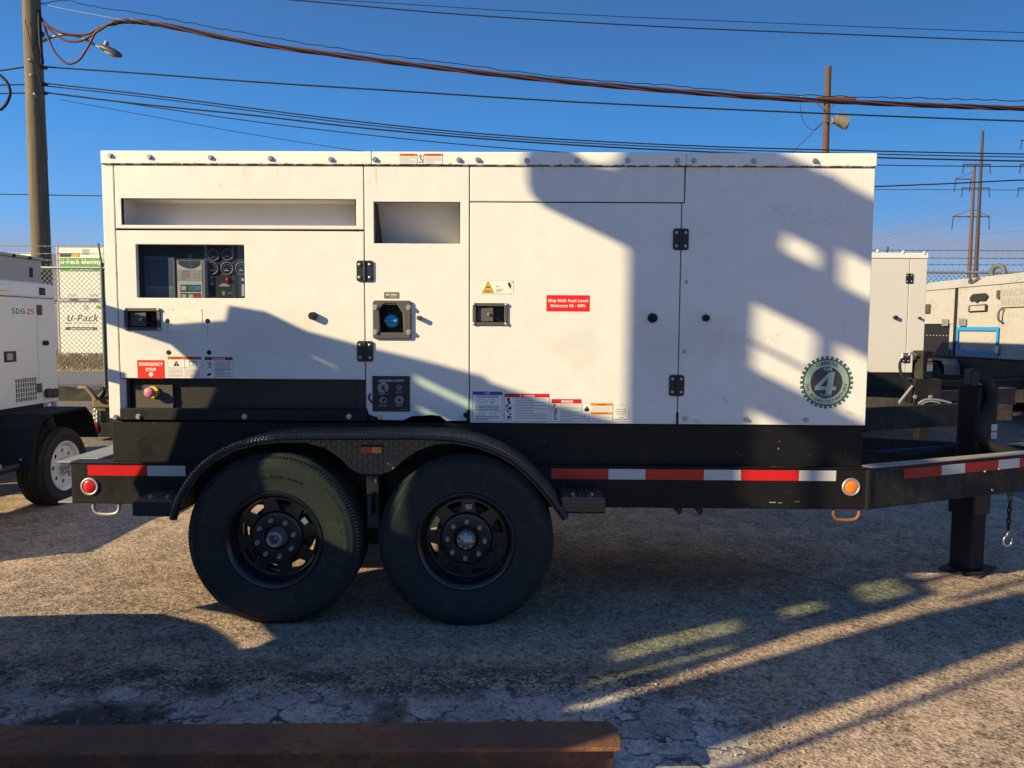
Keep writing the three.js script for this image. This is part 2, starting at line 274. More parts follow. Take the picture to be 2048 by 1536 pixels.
{ // dry grass standing on the verge
  const n = 9000, im = new THREE.InstancedMesh(new THREE.ConeGeometry(.02, .22, 3).translate(0, .1, 0), M([.46, .35, .15], 1), n); seed = 301; const m = new THREE.Matrix4(), q = new THREE.Quaternion(), e = new THREE.Euler();
  for (let i = 0; i < n; i++) { e.set((rnd() - .5) * .9, rnd() * 6, (rnd() - .5) * .9); const z = -19.8 - Math.pow(rnd(), 1.2) * 10, s = .5 + rnd(); im.setMatrixAt(i, m.compose(new THREE.Vector3(-24 + rnd() * 18, 0, z), q.setFromEuler(e), new THREE.Vector3(s, s, s))); im.setColorAt(i, lin(.8 + rnd() * .5, .8 + rnd() * .4, .7 + rnd() * .6)); }
  im.name = 'dry_grass'; im.userData = { kind: 'stuff', label: 'dry yellow grass across the road', category: 'grass' }; scene.add(im);
}
{ // loose grit
  const n = 5200, im = new THREE.InstancedMesh(new THREE.IcosahedronGeometry(1, 0), M([.3, .27, .23], .9), n); seed = 77; const m = new THREE.Matrix4(), q = new THREE.Quaternion(), e = new THREE.Euler();
  for (let i = 0; i < n; i++) {
    const near = rnd() < .6, x = near ? -2.6 + rnd() * 3.6 : -3 + rnd() * 6, z = near ? .72 + rnd() * .75 : -1.6 + rnd() * 3.6, s = .001 + Math.pow(rnd(), 6) * .0055;
    e.set(rnd() * 6, rnd() * 6, rnd() * 6); im.setMatrixAt(i, m.compose(new THREE.Vector3(x, s * .3, z), q.setFromEuler(e), new THREE.Vector3(s * (1 + rnd()), s * .7, s))); const t = .5 + rnd() * .8; im.setColorAt(i, lin(t, t, t));
  }
  im.name = 'loose_grit'; im.userData = { kind: 'stuff', label: 'loose grit scattered on the asphalt', category: 'grit' }; scene.add(im);
}
{ // low bank of soil and dead leaves along the foot of the fence
  const g = new THREE.PlaneGeometry(36, .9, 360, 10).rotateX(-Math.PI / 2), p = g.attributes.position;
  for (let i = 0; i < p.count; i++) { const v = (p.getZ(i) + .45) / .9, x = p.getX(i); p.setY(i, Math.sin(Math.PI * Math.min(1, Math.max(0, v))) * (.1 + .22 * samp(nMid, x * .21, v * .3)) - .006); }
  g.computeVertexNormals(); const m = struct('soil_bank', g.translate(0, 0, -10.75), M('#ffffff', 1, 0, { map: dataTex(512, 512, (u, v) => { const f = samp(nFine, u * 4, v), a = samp(nMid, u * 4, v * 2); return [.012 + .07 * f * a, .011 + .058 * f * a, .008 + .03 * f * a]; }, true, [12, 1]) }));
}

// ================================================================ WHEELS
const fontData = await new FontLoader().loadAsync('fonts/droid/droid_sans_bold.typeface.json');
function tyreGeometry(R, W, rim) {                   // axis z, outer face at z = 0, going to -W
  const b = W, pr = [[rim, -.006], [rim + .012, 0.002], [rim + .02, .004], [rim + .03, .001], [rim + .05, .006], [mix(rim, R, .5), .011], [mix(rim, R, .62), .012], [mix(rim, R, .64), .0135], [mix(rim, R, .66), .012], [mix(rim, R, .78), .006], [mix(rim, R, .8), .008], [mix(rim, R, .88), -.002], [R - .022, -.01], [R - .01, -.016], [R - .003, -.024], [R, -.036]];
  const gr = []; for (const c of [.27, .42, .58, .73]) gr.push([R, -b * c + .006], [R - .008, -b * c + .004], [R - .008, -b * c - .004], [R, -b * c - .006]);
  const half = [...pr, ...gr, ...pr.slice().reverse().map(([r, z]) => [r, -b - z])];
  return new THREE.LatheGeometry(half.map(([r, z]) => new THREE.Vector2(r, z)), 96).rotateX(Math.PI / 2);
}
function flatten(g, y0) { const p = g.attributes.position; for (let i = 0; i < p.count; i++) { const y = p.getY(i); const b = smooth(y0 * .55, y0, y) * .011; p.setZ(i, p.getZ(i) + (p.getZ(i) > -.1 ? b : -b)); if (y < y0) { p.setY(i, y0 + (y - y0) * .04); } } g.computeVertexNormals(); return g; }
const TR = .413, TW = .235, RR = .222;
const tyreGeo = flatten(tyreGeometry(TR, TW, RR), -TR + .012);
const tyreMat = M('#ffffff', .78, 0, { map: dataTex(512, 512, (u, v) => { const a = samp(nLow, u * 2, v), b = samp(nMid, u * 4, v * 2); const k = .016 + .024 * smooth(.4, .8, a * .5 + b * .5); return [k, k * .97, k * .92]; }, true) });
const serrations = (() => { const l = [], g = new THREE.BoxGeometry(.003, .017, .004); for (let i = 0; i < 150; i++) { const a = i / 150 * Math.PI * 2; l.push(g.clone().translate(0, mix(RR, TR, .895), -.001).rotateZ(a)); } return merge(l); })();
function ringText(s, r, a0, size, step, depth = .003) {     // raised letters running clockwise round a sidewall
  const l = []; [...s].forEach((ch, i) => { if (ch === ' ') return; const g = new TextGeometry(ch, { font: fontData, size, depth, curveSegments: 2, bevelEnabled: false }); g.computeBoundingBox(); g.translate(-(g.boundingBox.max.x) / 2, r, .0095); g.rotateZ(a0 - i * step); l.push(g); }); return merge(l);
}
const wheelText = [merge([ringText('ST PRO+', .318, -.62, .03, .16), ringText('ALL STEEL RADIAL', .298, .2, .0125, .045)]), merge([ringText('ST PRO+', .318, 2.4, .03, .16), ringText('ALL STEEL RADIAL', .298, 3.5, .0125, .045)])];
const barrelGeo = new THREE.LatheGeometry([[.2, -.225], [.222, -.222], [.226, -.215], [.205, -.2], [.196, -.16], [.19, -.12], [.196, -.07], [.2, -.03], [.214, -.014], [.228, -.008], [.232, .004], [.226, .009], [.214, .003], [.205, -.012], [.197, -.03], [.193, -.07], [.187, -.12]].map(([r, z]) => new THREE.Vector2(r, z)), 72).rotateX(Math.PI / 2);
const discGeo = (() => {
  const s = new THREE.Shape(); s.absarc(0, 0, .192, 0, Math.PI * 2);
  for (let i = 0; i < 8; i++) { const a = (i + .5) / 8 * Math.PI * 2, h = new THREE.Path(); const P = (r, t) => [r * Math.cos(a + t), r * Math.sin(a + t)];
    h.moveTo(...P(.132, -.09)); h.quadraticCurveTo(...P(.126, 0), ...P(.132, .09)); h.lineTo(...P(.166, .2)); h.quadraticCurveTo(...P(.176, .235), ...P(.178, .17)); h.quadraticCurveTo(...P(.182, 0), ...P(.178, -.17)); h.quadraticCurveTo(...P(.176, -.235), ...P(.166, -.2)); h.closePath(); s.holes.push(h); }
  const b = new THREE.Path(); b.absarc(0, 0, .06, 0, Math.PI * 2); s.holes.push(b);
  const boss = new THREE.LatheGeometry([[.06, -.052], [.112, -.05], [.121, -.054], [.127, -.068]].map(([r, z]) => new THREE.Vector2(r, z)), 48).rotateX(Math.PI / 2);
  return merge([plate(s, -.066, .006, .002, 40), boss]);
})();
const RIM = M([.01, .01, .012], .28, 0, { side: THREE.DoubleSide, clearcoat: .5, clearcoatRoughness: .25 });
const lugGeo = merge([new THREE.CylinderGeometry(.0115, .0125, .022, 6).rotateX(Math.PI / 2).translate(0, 0, -.036), new THREE.CylinderGeometry(.006, .006, .016, 10).rotateX(Math.PI / 2).translate(0, 0, -.018)]);
const hubCup = new THREE.LatheGeometry([[.0, -.05], [.02, -.05], [.021, -.004], [.034, -.004], [.038, -.01], [.04, -.05], [.05, -.055], [.052, -.09]].map(([r, z]) => new THREE.Vector2(r, z)), 32).rotateX(Math.PI / 2);
const hubCastle = merge([new THREE.LatheGeometry([[0, .004], [.012, .004], [.013, -.006], [.03, -.006], [.031, -.022], [.044, -.022], [.046, -.06], [.052, -.09]].map(([r, z]) => new THREE.Vector2(r, z)), 32).rotateX(Math.PI / 2), ...Array.from({ length: 8 }, (_, i) => new THREE.BoxGeometry(.011, .008, .01).translate(0, .034, -.016).rotateZ(i * Math.PI / 4))]);
const drumGeo = new THREE.CylinderGeometry(.15, .15, .09, 40).rotateX(Math.PI / 2).translate(0, 0, -.15);
function bigWheel(parent, x, y, z, turn, kind, simple) {
  const w = new THREE.Group(); w.name = 'wheel'; w.position.set(x, y, z); parent.add(w);
  const t = add(w, 'tyre', tyreGeo, tyreMat);
  if (!simple) { const s = add(w, 'sidewall_ribs', serrations, tyreMat); s.userData.kind = 'stuff'; add(w, 'raised_lettering', wheelText[kind], tyreMat); }
  add(w, 'rim', barrelGeo, RIM); add(w, 'rim_disc', discGeo, RIM, null, [0, 0, turn]); add(w, 'brake_drum', drumGeo, PLASTIC);
  add(w, 'hub', kind ? hubCastle : hubCup, kind ? ZINC : GALV);
  for (let i = 0; i < 8; i++) { const a = i / 8 * Math.PI * 2 + turn; add(w, 'lug_nut', lugGeo, GALV, [.088 * Math.cos(a), .088 * Math.sin(a), 0]); }
  if (!simple) { const a = kind ? 1.68 : .72; add(w, 'valve_stem', tube([[.19 * Math.cos(a), .19 * Math.sin(a), -.04], [.195 * Math.cos(a), .195 * Math.sin(a), -.01], [.2 * Math.cos(a), .2 * Math.sin(a), .016]], .0045, 8), ZINC); add(w, 'balance_tag', new THREE.BoxGeometry(.03, .024, .002), GALV, [.155 * Math.cos(a - .18), .155 * Math.sin(a - .18), -.052], [0, 0, a - 1.6]); }
  return w;
}

// ================================================================ MAIN GENERATOR TRAILER
const TOP = Y(304.5), CAPB = Y(331.5), BOT = Y(846), FRT = Y(930, 900, .03), FRB = Y(1013, 900, .03), DEPTH = -1.3;
const XL = X(211), XR = X(1741), XA = X(235), XB = X(729.5), XD = X(939), XF = X(1360);
const gen = thing('generator_trailer', 'large white diesel generator on a black tandem axle trailer', 'generator');
{
  const G = gen, gap = .0025;
  // ---- inner shell behind the doors: dark core so that joints read as joints
  add(G, 'inner_frame', merge([box(XL + .02, XB, Y(463), CAPB, DEPTH + .02, -.2), box(XB, XR - .02, BOT, CAPB, DEPTH + .02, -.24), box(XL + .02, XA + .03, BOT, Y(463), DEPTH + .02, -.03), box(XB - .05, XB + .05, BOT, CAPB, -.3, -.03), box(XD - .05, XD + .04, BOT, CAPB, -.3, -.03), box(XF - .05, XF + .05, BOT, CAPB, -.3, -.03), box(XL + .02, XB, BOT - .02, Y(770), DEPTH + .02, -.1)]), PLASTIC);
  add(G, 'end_panel', box(XL, XL + .018, BOT, CAPB, DEPTH, -.03), WHITE); add(G, 'end_panel', box(XR - .018, XR, BOT, CAPB, DEPTH, -.03), WHITE);
  add(G, 'back_panel', box(XL, XR, BOT, CAPB, DEPTH - .02, DEPTH - .001), WHITE);
  add(G, 'roof', box(XL, XR, TOP - .012, TOP - .004, DEPTH, -.012), WHITE);
  // ---- cap rail in three lengths with its bolts and rust along the lower edge
  const capMap = canvasTex(2048, 64, (g, w, h) => {
    g.fillStyle = '#ebe8df'; g.fillRect(0, 0, w, h); seed = 5;
    for (let i = 0; i < 900; i++) { const x = rnd() * w, k = samp(nLow, x / w * 2, .3) * samp(nMid, x / w * 6, .1); if (k < .2) continue; g.globalAlpha = .12 + rnd() * .5; g.fillStyle = rnd() > .4 ? '#8a5a2c' : '#b98a55'; const l = 1 + Math.pow(rnd(), 3) * 9; g.fillRect(x, h - l, 1 + rnd() * 7, l); }
    g.globalAlpha = .8; g.fillStyle = '#54402c'; for (let x = 0; x < w; x += 3) if (samp(nMid, x / w * 9, .6) > .42) g.fillRect(x, h - 3, 3, 3);
    for (let i = 0; i < 60; i++) { g.globalAlpha = .15; g.fillStyle = '#8d857a'; g.fillRect(rnd() * w, rnd() * h, 2 + rnd() * 6, 1 + rnd() * 2); }
  });
  const CAP = M('#ffffff', .42, 0, { map: capMap });
  const capXs = [X(203, 310), X(744, 318), X(1372, 320), X(1753, 320)], capBolts = [[220, 311], [299, 314], [421, 315], [541, 317], [662, 319], [750, 319], [918, 320], [956, 320], [1054, 321], [1154, 321], [1256, 321], [1355, 321], [1388, 321], [1508, 322], [1630, 322]];
  for (let i = 0; i < 3; i++) {
    const a = capXs[i] + (i ? .0015 : 0), b = capXs[i + 1], g = new RoundedBoxGeometry(b - a, TOP - CAPB, .03, 2, .006), uv = g.attributes.uv, p = g.attributes.position;
    for (let k = 0; k < p.count; k++) uv.setXY(k, (p.getX(k) + (a + b) / 2 - capXs[0]) / (capXs[3] - capXs[0]), (p.getY(k) + (TOP - CAPB) / 2) / (TOP - CAPB));
    const c = add(G, 'cap_rail', g, CAP, [(a + b) / 2, (TOP + CAPB) / 2, -.003]);
    for (const [px, py] of capBolts) { const q = onZ(px, py, .012); if (q.x > a && q.x < b) add(c, 'bolt', hexBolt, STEEL, [q.x - (a + b) / 2, q.y - (TOP + CAPB) / 2, .015], [0, 0, px]); }
  }
  add(G, 'roof_vent', new THREE.SphereGeometry(.04, 20, 10, 0, 6.3, 0, 1.57), PLASTIC, [X(862, 300), TOP - .006, -.2]);
  add(G, 'roof_plate', box(X(1290, 302), X(1342, 302), TOP - .004, TOP + .006, -.16, -.05), WHITE);
  // ---- side panels
  const pan = (name, shape, m = SIDE, z = 0, d = .026) => add(G, name, plate(shape, z, d, .003), m);
  pan('corner_post', rrect(XL, Y(842), XA - gap, CAPB - .002));
  const B0 = Y(460), B1 = CAPB - .002, bx0 = X(248), bx1 = X(714), by0 = Y(453), by1 = Y(400);
  let s = rrect(XA + gap, B0 + .0, XB - gap, B1); s.holes.push(rrect(bx0, by0, bx1, by1, 0, new THREE.Path())); pan('air_intake_panel', s);
  function recess(name, x0, x1, y0, y1, dt, db) {
    const q = (a, b, c, d) => [a, b, c, a, c, d].flat(), A = [x0, y0, -.004], Bq = [x1, y0, -.004], C = [x1, y1, -.004], D = [x0, y1, -.004], a = [x0, y0, -db], b = [x1, y0, -db], c = [x1, y1, -dt], d = [x0, y1, -dt];
    const g = new THREE.BufferGeometry(); const v = [...q(a, b, c, d), ...q(D, d, c, C), ...q(A, Bq, b, a), ...q(A, a, d, D), ...q(Bq, C, c, b)];
    g.setAttribute('position', new THREE.Float32BufferAttribute(v, 3)); g.setAttribute('uv', new THREE.Float32BufferAttribute(new Float32Array(v.length / 3 * 2), 2)); g.computeVertexNormals();
    const mm = WHITE_IN.clone(); mm.side = THREE.DoubleSide; return add(G, name, g, mm);
  }
  recess('air_intake_recess', bx0, bx1, by0, by1, .15, .13);
  const wx0 = X(273, 540), wx1 = X(489, 540), wy0 = Y(596, 380), wy1 = Y(489, 380);
  s = rrect(XA + gap, Y(761), XB - gap, Y(464)); s.holes.push(rrect(wx0, wy0, wx1, wy1, .006, new THREE.Path()));
  const lat0 = [X(249, 640), Y(661, 290), X(322, 640), Y(616, 290)]; s.holes.push(rrect(lat0[0] + .01, lat0[1] + .01, lat0[2] - .01, lat0[3] - .01, 0, new THREE.Path()));
  const doorC = pan('control_door', s);
  const rx0 = X(748, 445), rx1 = X(921, 445), ry0 = Y(487, 840), ry1 = Y(404, 840), kx0 = X(746, 640), kx1 = X(823, 640), ky0 = Y(678, 785), ky1 = Y(601, 785);
  s = poly([[XB + gap, CAPB - .002], [XD - gap, CAPB - .002], [XD - gap, Y(828)], [XD - .02, Y(826)], [XD - .012, Y(842)], [X(893), Y(843)], [X(880), Y(833)], [X(862), Y(831)], [X(845), Y(833)], [X(822), Y(834)], [X(806), Y(842)], [X(764), Y(842)], [X(752), Y(836)], [X(736), Y(831)], [XB + gap, Y(816)]]);
  s.holes.push(rrect(rx0, ry0, rx1, ry1, 0, new THREE.Path()), rrect(kx0 + .02, ky0 + .02, kx1 - .02, ky1 - .02, 0, new THREE.Path())); pan('filler_column', s);
  recess('outlet_recess', rx0, rx1, ry0, ry1, .1, .23);
  pan('upper_strip', rrect(XD + gap, Y(402.5), XF - gap + .012, CAPB - .002));
  s = rrect(XD + gap, BOT, XF - gap, Y(405)); const lat1 = [X(945, 628), Y(651, 980), X(1016, 628), Y(606, 980)]; s.holes.push(rrect(lat1[0] + .01, lat1[1] + .01, lat1[2] - .01, lat1[3] - .01, 0, new THREE.Path()));
  pan('service_door', s);
  pan('end_side_panel', poly([[XF + gap, BOT], [XR, BOT], [XR, CAPB - .002], [XF + .017, CAPB - .002], [XF + .015, Y(404)], [XF + gap, Y(405)]]));
  add(G, 'door_seal', box(XF - .006, XF + .006, Y(846), Y(822), -.02, .003, .002), RUBBER); add(G, 'door_seal', box(XD - .012, XD + .004, Y(846), Y(820), -.01, .004, .002), RUBBER); add(G, 'door_seal', box(XD - .03, XD - .013, Y(836), Y(826), -.01, .003, .002), RUBBER);
  // ---- control panel behind its window
  add(G, 'window_pane', box(wx0 - .008, wx1 + .008, wy0 - .008, wy1 + .008, -.034, -.03, .001), SMOKE_GLASS).geometry = new THREE.PlaneGeometry(wx1 - wx0 + .02, wy1 - wy0 + .02).translate((wx0 + wx1) / 2, (wy0 + wy1) / 2, -.03);
  const zc = -.075, cp = add(G, 'control_panel', box(wx0 - .1, wx1 + .14, wy0 - .12, wy1 + .03, zc - .01, zc, .002), M([.035, .04, .05], .6));
  add(G, 'control_box', merge([box(wx0 - .12, wx0 - .1, wy0 - .12, wy1 + .03, zc, -.04), box(wx1 + .14, wx1 + .16, wy0 - .12, wy1 + .03, zc, -.04), box(wx0 - .12, wx1 + .16, wy1 + .03, wy1 + .045, zc, -.04), box(wx0 - .12, wx1 + .16, wy0 - .14, wy0 - .12, zc, -.04)]), PLASTIC);
  const cpBits = (name, r, z, w, h, draw) => { const a = onZ(r[0], r[1], z), b = onZ(r[2], r[3], z); return add(cp, name, new THREE.PlaneGeometry(b.x - a.x, a.y - b.y), M('#ffffff', .5, 0, { map: canvasTex(w, h, draw) }), [(a.x + b.x) / 2, (a.y + b.y) / 2, z]); };
  cpBits('display_module', [288, 512, 351, 606], zc + .004, 256, 380, (g, w, h) => {
    g.fillStyle = '#667484'; g.fillRect(0, 0, w, h); g.fillStyle = '#56687c'; g.fillRect(24, 40, w - 48, 190); g.strokeStyle = '#2a3440'; g.lineWidth = 4; g.strokeRect(24, 40, w - 48, 190); g.strokeStyle = '#8b97a8'; g.lineWidth = 3;
    for (let i = 0; i < 4; i++) { g.fillStyle = '#8b97a8'; g.fillRect(22 + i * 56, 250, 44, 16); } for (const x of [26, 116, 206]) g.strokeRect(x, 282, 22, 22); g.strokeRect(50, 326, 20, 20); g.strokeRect(92, 322, 72, 26); g.strokeRect(186, 326, 20, 20);
  });
  { const a = onZ(354, 521, zc + .03), b = onZ(408, 606, zc + .03); add(cp, 'keypad', box(a.x - .004, b.x + .008, b.y, a.y + .003, zc, zc + .028, .004), M([.32, .31, .3], .6)); }
  cpBits('keypad_face', [354, 521, 405, 606], zc + .0295, 256, 430, (g, w, h) => {
    g.fillStyle = '#d8d2c6'; g.fillRect(0, 0, w, h); g.fillStyle = '#33485f'; g.beginPath(); g.moveTo(10, 0); g.lineTo(246, 0); g.lineTo(246, 40); g.quadraticCurveTo(150, 130, 10, 36); g.fill();
    g.fillStyle = '#b4b0a8'; g.fillRect(0, 92, w, 118); scribble(g, 45, 104, 90, 6, 17, '#555', 7); g.strokeStyle = '#777'; g.lineWidth = 4; g.strokeRect(180, 140, 48, 40);
    const key = (x, y, c) => { g.fillStyle = '#2c333c'; g.fillRect(x - 6, y - 12, 70, 74); g.fillStyle = c; g.fillRect(x + 4, y, 50, 46); }; key(34, 256, '#c9c5bc'); key(104, 256, '#178a4c'); key(178, 256, '#2f9be0'); key(34, 342, '#c9c5bc'); key(104, 342, '#c9c5bc'); key(178, 342, '#e02424');
  });
  const gaugeMap = canvasTex(128, 128, (g) => { g.fillStyle = '#20242a'; g.fillRect(0, 0, 128, 128); g.strokeStyle = '#cfd2d6'; g.lineWidth = 4; for (let i = 0; i <= 8; i++) { const a = 2.4 + i * .55; g.beginPath(); g.moveTo(64 + 50 * Math.cos(a), 64 + 50 * Math.sin(a)); g.lineTo(64 + 38 * Math.cos(a), 64 + 38 * Math.sin(a)); g.stroke(); } g.lineWidth = 5; g.beginPath(); g.moveTo(64, 64); g.lineTo(34, 92); g.stroke(); g.fillStyle = '#cfd2d6'; g.fillRect(44, 84, 40, 9); });
  for (const [px, py, r] of [[428, 510, .03], [456, 509, .03], [425, 537, .032], [455, 537, .032], [484, 537, .032]]) {
    const q = onZ(px, py, zc); add(cp, 'gauge', new THREE.CircleGeometry(r * .86, 28), M('#ffffff', .3, 0, { map: gaugeMap }), [q.x, q.y, zc + .008]); add(cp, 'gauge_bezel', new THREE.TorusGeometry(r * .93, r * .07, 8, 32), GALV, [q.x, q.y, zc + .008]);
  }
  { const q = onZ(457, 560, zc); add(cp, 'warning_lamp', new THREE.SphereGeometry(.013, 16, 10), RED_LENS, [q.x, q.y, zc + .006]); }
  cpBits('switch_plate', [416, 552, 490, 604], zc + .003, 370, 260, (g, w, h) => { g.fillStyle = '#232a33'; g.fillRect(0, 0, w, h); g.fillStyle = '#d8d4cc'; g.fillRect(20, 6, 40, 12); g.fillRect(20, 74, 40, 12); g.fillRect(130, 76, 60, 9); g.fillRect(110, 92, 105, 9); g.strokeStyle = '#c9a060'; g.lineWidth = 8; g.beginPath(); g.arc(40, 45, 14, 0, 5); g.stroke(); g.fillStyle = '#7fae5a'; g.fillRect(140, 150, 26, 44); g.fillStyle = '#56646a'; g.fillRect(190, 160, 50, 24); g.fillStyle = '#d8d4cc'; g.fillRect(20, 210, 60, 10); g.fillRect(338, 20, 26, 26); g.fillRect(338, 80, 26, 120); });
  // ---- flush paddle latches
  for (const L of [lat0, lat1]) {
    const fr = rrect(L[0], L[1], L[2], L[3], .006); fr.holes.push(rrect(L[0] + .018, L[1] + .016, L[2] - .018, L[3] - .016, .003, new THREE.Path()));
    const p = add(G, 'latch', plate(fr, .007, .014, .003), PLASTIC_GREY), w = L[2] - L[0], h = L[3] - L[1];
    add(p, 'latch_pan', box(L[0] + .012, L[2] - .012, L[1] + .012, L[3] - .012, -.045, -.04, .001), PLASTIC);
    add(p, 'latch_pan_side', merge([box(L[0] + .012, L[0] + .017, L[1] + .012, L[3] - .012, -.04, 0, .001), box(L[2] - .017, L[2] - .012, L[1] + .012, L[3] - .012, -.04, 0, .001), box(L[0] + .017, L[2] - .017, L[1] + .011, L[1] + .015, -.04, 0, .001), box(L[0] + .017, L[2] - .017, L[3] - .015, L[3] - .011, -.04, 0, .001)]), PLASTIC);
    const pd = add(p, 'paddle', new RoundedBoxGeometry(w * .46, h - .04, .004, 2, .002), PLASTIC_GREY, [L[0] + .022 + w * .23, (L[1] + L[3]) / 2, -.008], [0, -.07, 0]);
    add(p, 'key_cylinder', cylZ(.008, .01, 16), ZINC, [L[0] + w * .45, (L[1] + L[3]) / 2, -.008]);
    add(p, 'padlock_eye', tube([[L[0] + w * .45, (L[1] + L[3]) / 2, 0], [L[0] + w * .6, (L[1] + L[3]) / 2 - .012, -.006], [L[2] - .03, L[1] + .02, -.012]], .004, 10), PLASTIC);
    for (const [i, j] of [[0, 0], [1, 0], [0, 1], [1, 1]]) add(p, 'rivet', roundHead, STEEL, [mix(L[0] + .008, L[2] - .008, i), mix(L[1] + .008, L[3] - .008, j), .007]);
  }
  // ---- hinges
  for (const [a, b, c, d] of [[713, 521, 746, 563], [714, 682, 746, 723], [1346, 457, 1378, 500], [1338, 750, 1369, 792]]) {
    const p0 = onZ(a, d, .006), p1 = onZ(c, b, .006), xm = (p0.x + p1.x) / 2;
    const sh = rrect(p0.x, p0.y, p1.x, p1.y, .012), h = add(G, 'hinge', plate(sh, .008, .007, .002), PLASTIC);
    add(h, 'knuckle', new THREE.CylinderGeometry(.0075, .0075, p1.y - p0.y - .012, 14), PLASTIC, [xm, (p0.y + p1.y) / 2, .006]);
    for (const i of [0, 1]) for (const j of [0, 1]) add(h, 'hinge_bolt', roundHead, STEEL, [mix(p0.x + .016, p1.x - .016, i), mix(p0.y + .02, p1.y - .02, j), .009]);
  }
  // ---- rubber stops, plugs and screws
  for (const [px, py, r, l, m] of [[627, 632, .02, .03, RUBBER], [1305, 636, .024, .016, RUBBER], [1411, 636, .017, .024, RUBBER], [839, 636, .012, .03, PLASTIC_GREY]]) { const q = onZ(px, py, 0); const b = add(G, 'rubber_stop', merge([cylZ(r, l, 24, r * .94), cylZ(r * .55, l + .002, 16)]), m, [q.x, q.y, 0]); }
  for (const [px, py] of [[335, 642], [415, 642], [337, 705], [418, 705]]) { const q = onZ(px, py, 0); add(G, 'rubber_plug', new THREE.SphereGeometry(.012, 18, 8, 0, 6.3, 0, 1.57).rotateX(Math.PI / 2).scale(1, 1, .35), RUBBER, [q.x, q.y, 0]); }
  for (const [px, py] of [[1373, 564], [1369, 703]]) { const q = onZ(px, py, 0); add(G, 'panel_screw', roundHead, STEEL, [q.x, q.y, .001]); }
  for (const [px, py] of [[1371, 838], [1492, 839], [1612, 840], [760, 834], [925, 834], [232, 834]]) { const q = onZ(px, py, 0); add(G, 'panel_bolt', hexBolt, STEEL, [q.x, q.y, 0]); }
  // ---- fluid filler pocket
  const pk = rrect(kx0, ky0, kx1, ky1, .014), ph = new THREE.Path(); { const w = kx1 - kx0, h = ky1 - ky0, q = (u, v) => [kx0 + w * u, ky0 + h * v]; ph.moveTo(...q(.2, .17)); ph.lineTo(...q(.8, .17)); ph.lineTo(...q(.78, .66)); ph.lineTo(...q(.62, .92)); ph.lineTo(...q(.35, .92)); ph.quadraticCurveTo(...q(.18, .85), ...q(.18, .68)); ph.closePath(); } pk.holes.push(ph);
  const pocket = add(G, 'filler_pocket', plate(pk, .014, .02, .005), PLASTIC_GREY);
  add(pocket, 'pocket_back', box(kx0, kx1, ky0, ky1, -.12, -.115), PLASTIC);
  add(pocket, 'pocket_side', merge([box(kx0 + .012, kx0 + .017, ky0 + .01, ky1 - .01, -.115, -.006), box(kx1 - .017, kx1 - .012, ky0 + .01, ky1 - .01, -.115, -.006), box(kx0 + .017, kx1 - .017, ky0 + .01, ky0 + .015, -.115, -.006), box(kx0 + .017, kx1 - .017, ky1 - .015, ky1 - .01, -.115, -.006)]), PLASTIC);
  { const q = onZ(783, 642, -.05), b = M([.04, .3, .62], .35); const capG = new THREE.LatheGeometry([[0, .012], [.024, .012], [.034, .006], [.037, -.02], [.034, -.06]].map(([r, z]) => new THREE.Vector2(r, z)), 28).rotateX(Math.PI / 2); const fc = add(pocket, 'filler_cap', merge([capG, box(-.034, .034, -.006, .008, .01, .022, .004)]), b, [q.x, q.y, -.045]); }
  for (const [i, j] of [[0, 0], [1, 0], [0, 1], [1, 1]]) add(pocket, 'pocket_bolt', hexBolt, ZINC, [mix(kx0 + .014, kx1 - .012, i), mix(ky0 + .034, ky1 - .034, j), .013]);
  decal(G, 'fluid_label', [768, 584, 798, 597], .0014, 180, 78, (g, w, h) => { g.fillStyle = '#6c665c'; g.fillRect(0, 0, w, h); text(g, 'DEF ONLY', w / 2, 32, 30, '#e8e4da', w - 20); g.fillStyle = '#bdb7aa'; g.fillRect(70, 58, 90, 6); });
  // ---- auxiliary supply plate and its couplings
  const aux = add(G, 'auxiliary_plate', plate(rrect(X(745, 790), Y(823, 780), X(820, 790), Y(752, 780), .003), .005, .006, .0015), M([.006, .006, .007], .35));
  const ap = decal(aux, 'plate_lettering', [747, 754, 818, 821], .0058, 512, 484, (g, w, h) => { g.fillStyle = '#0b0c0e'; g.fillRect(0, 0, w, h); text(g, 'AUXILIARY SUPPLY', w / 2, 52, 42, '#d9d9d9', w - 70); text(g, 'DEF FILTER', 135, 246, 25, '#c9c9c9'); text(g, 'DEF IN', 368, 218, 25, '#c9c9c9'); text(g, 'FUEL OUT', 135, 416, 27, '#c9c9c9'); text(g, 'FUEL IN', 368, 416, 27, '#c9c9c9'); g.fillStyle = '#888'; g.fillRect(390, 468, 100, 6); });
  for (const [px, py, r] of [[766.5, 775, .027], [799, 775, .014], [767, 800, .018], [799, 800, .022]]) { const q = onZ(px, py, .01); add(aux, 'coupling', new THREE.LatheGeometry([[r * .3, -.004], [r * .32, .012], [r * .55, .014], [r * .6, .005], [r * .85, .006], [r, .012], [r * 1.02, 0]].map(([a, z]) => new THREE.Vector2(a, z)), 28).rotateX(Math.PI / 2), GALV, [q.x, q.y, .006]); }
  add(aux, 'tether', tube([onZ(768, 778, .02), onZ(771, 790, .022), onZ(766, 805, .02)], .002, 16), RUBBER);
  add(G, 'cable_tail', tube([onZ(741, 787, .004), onZ(737, 795, .014), onZ(745, 806, .012)], .004, 14), RUBBER);
  // ---- emergency stop in the black sill under the control door
  const sillY1 = Y(764, 480), sillY0 = Y(818, 480);
  add(G, 'sill_recess', box(XL + .03, XB - .005, Y(846), sillY1 + .02, -.1, -.055), PLASTIC);
  add(G, 'sill_step', box(X(240, 830), X(735, 830), Y(845), Y(818, 480), -.055, .004, .004), BLACK);
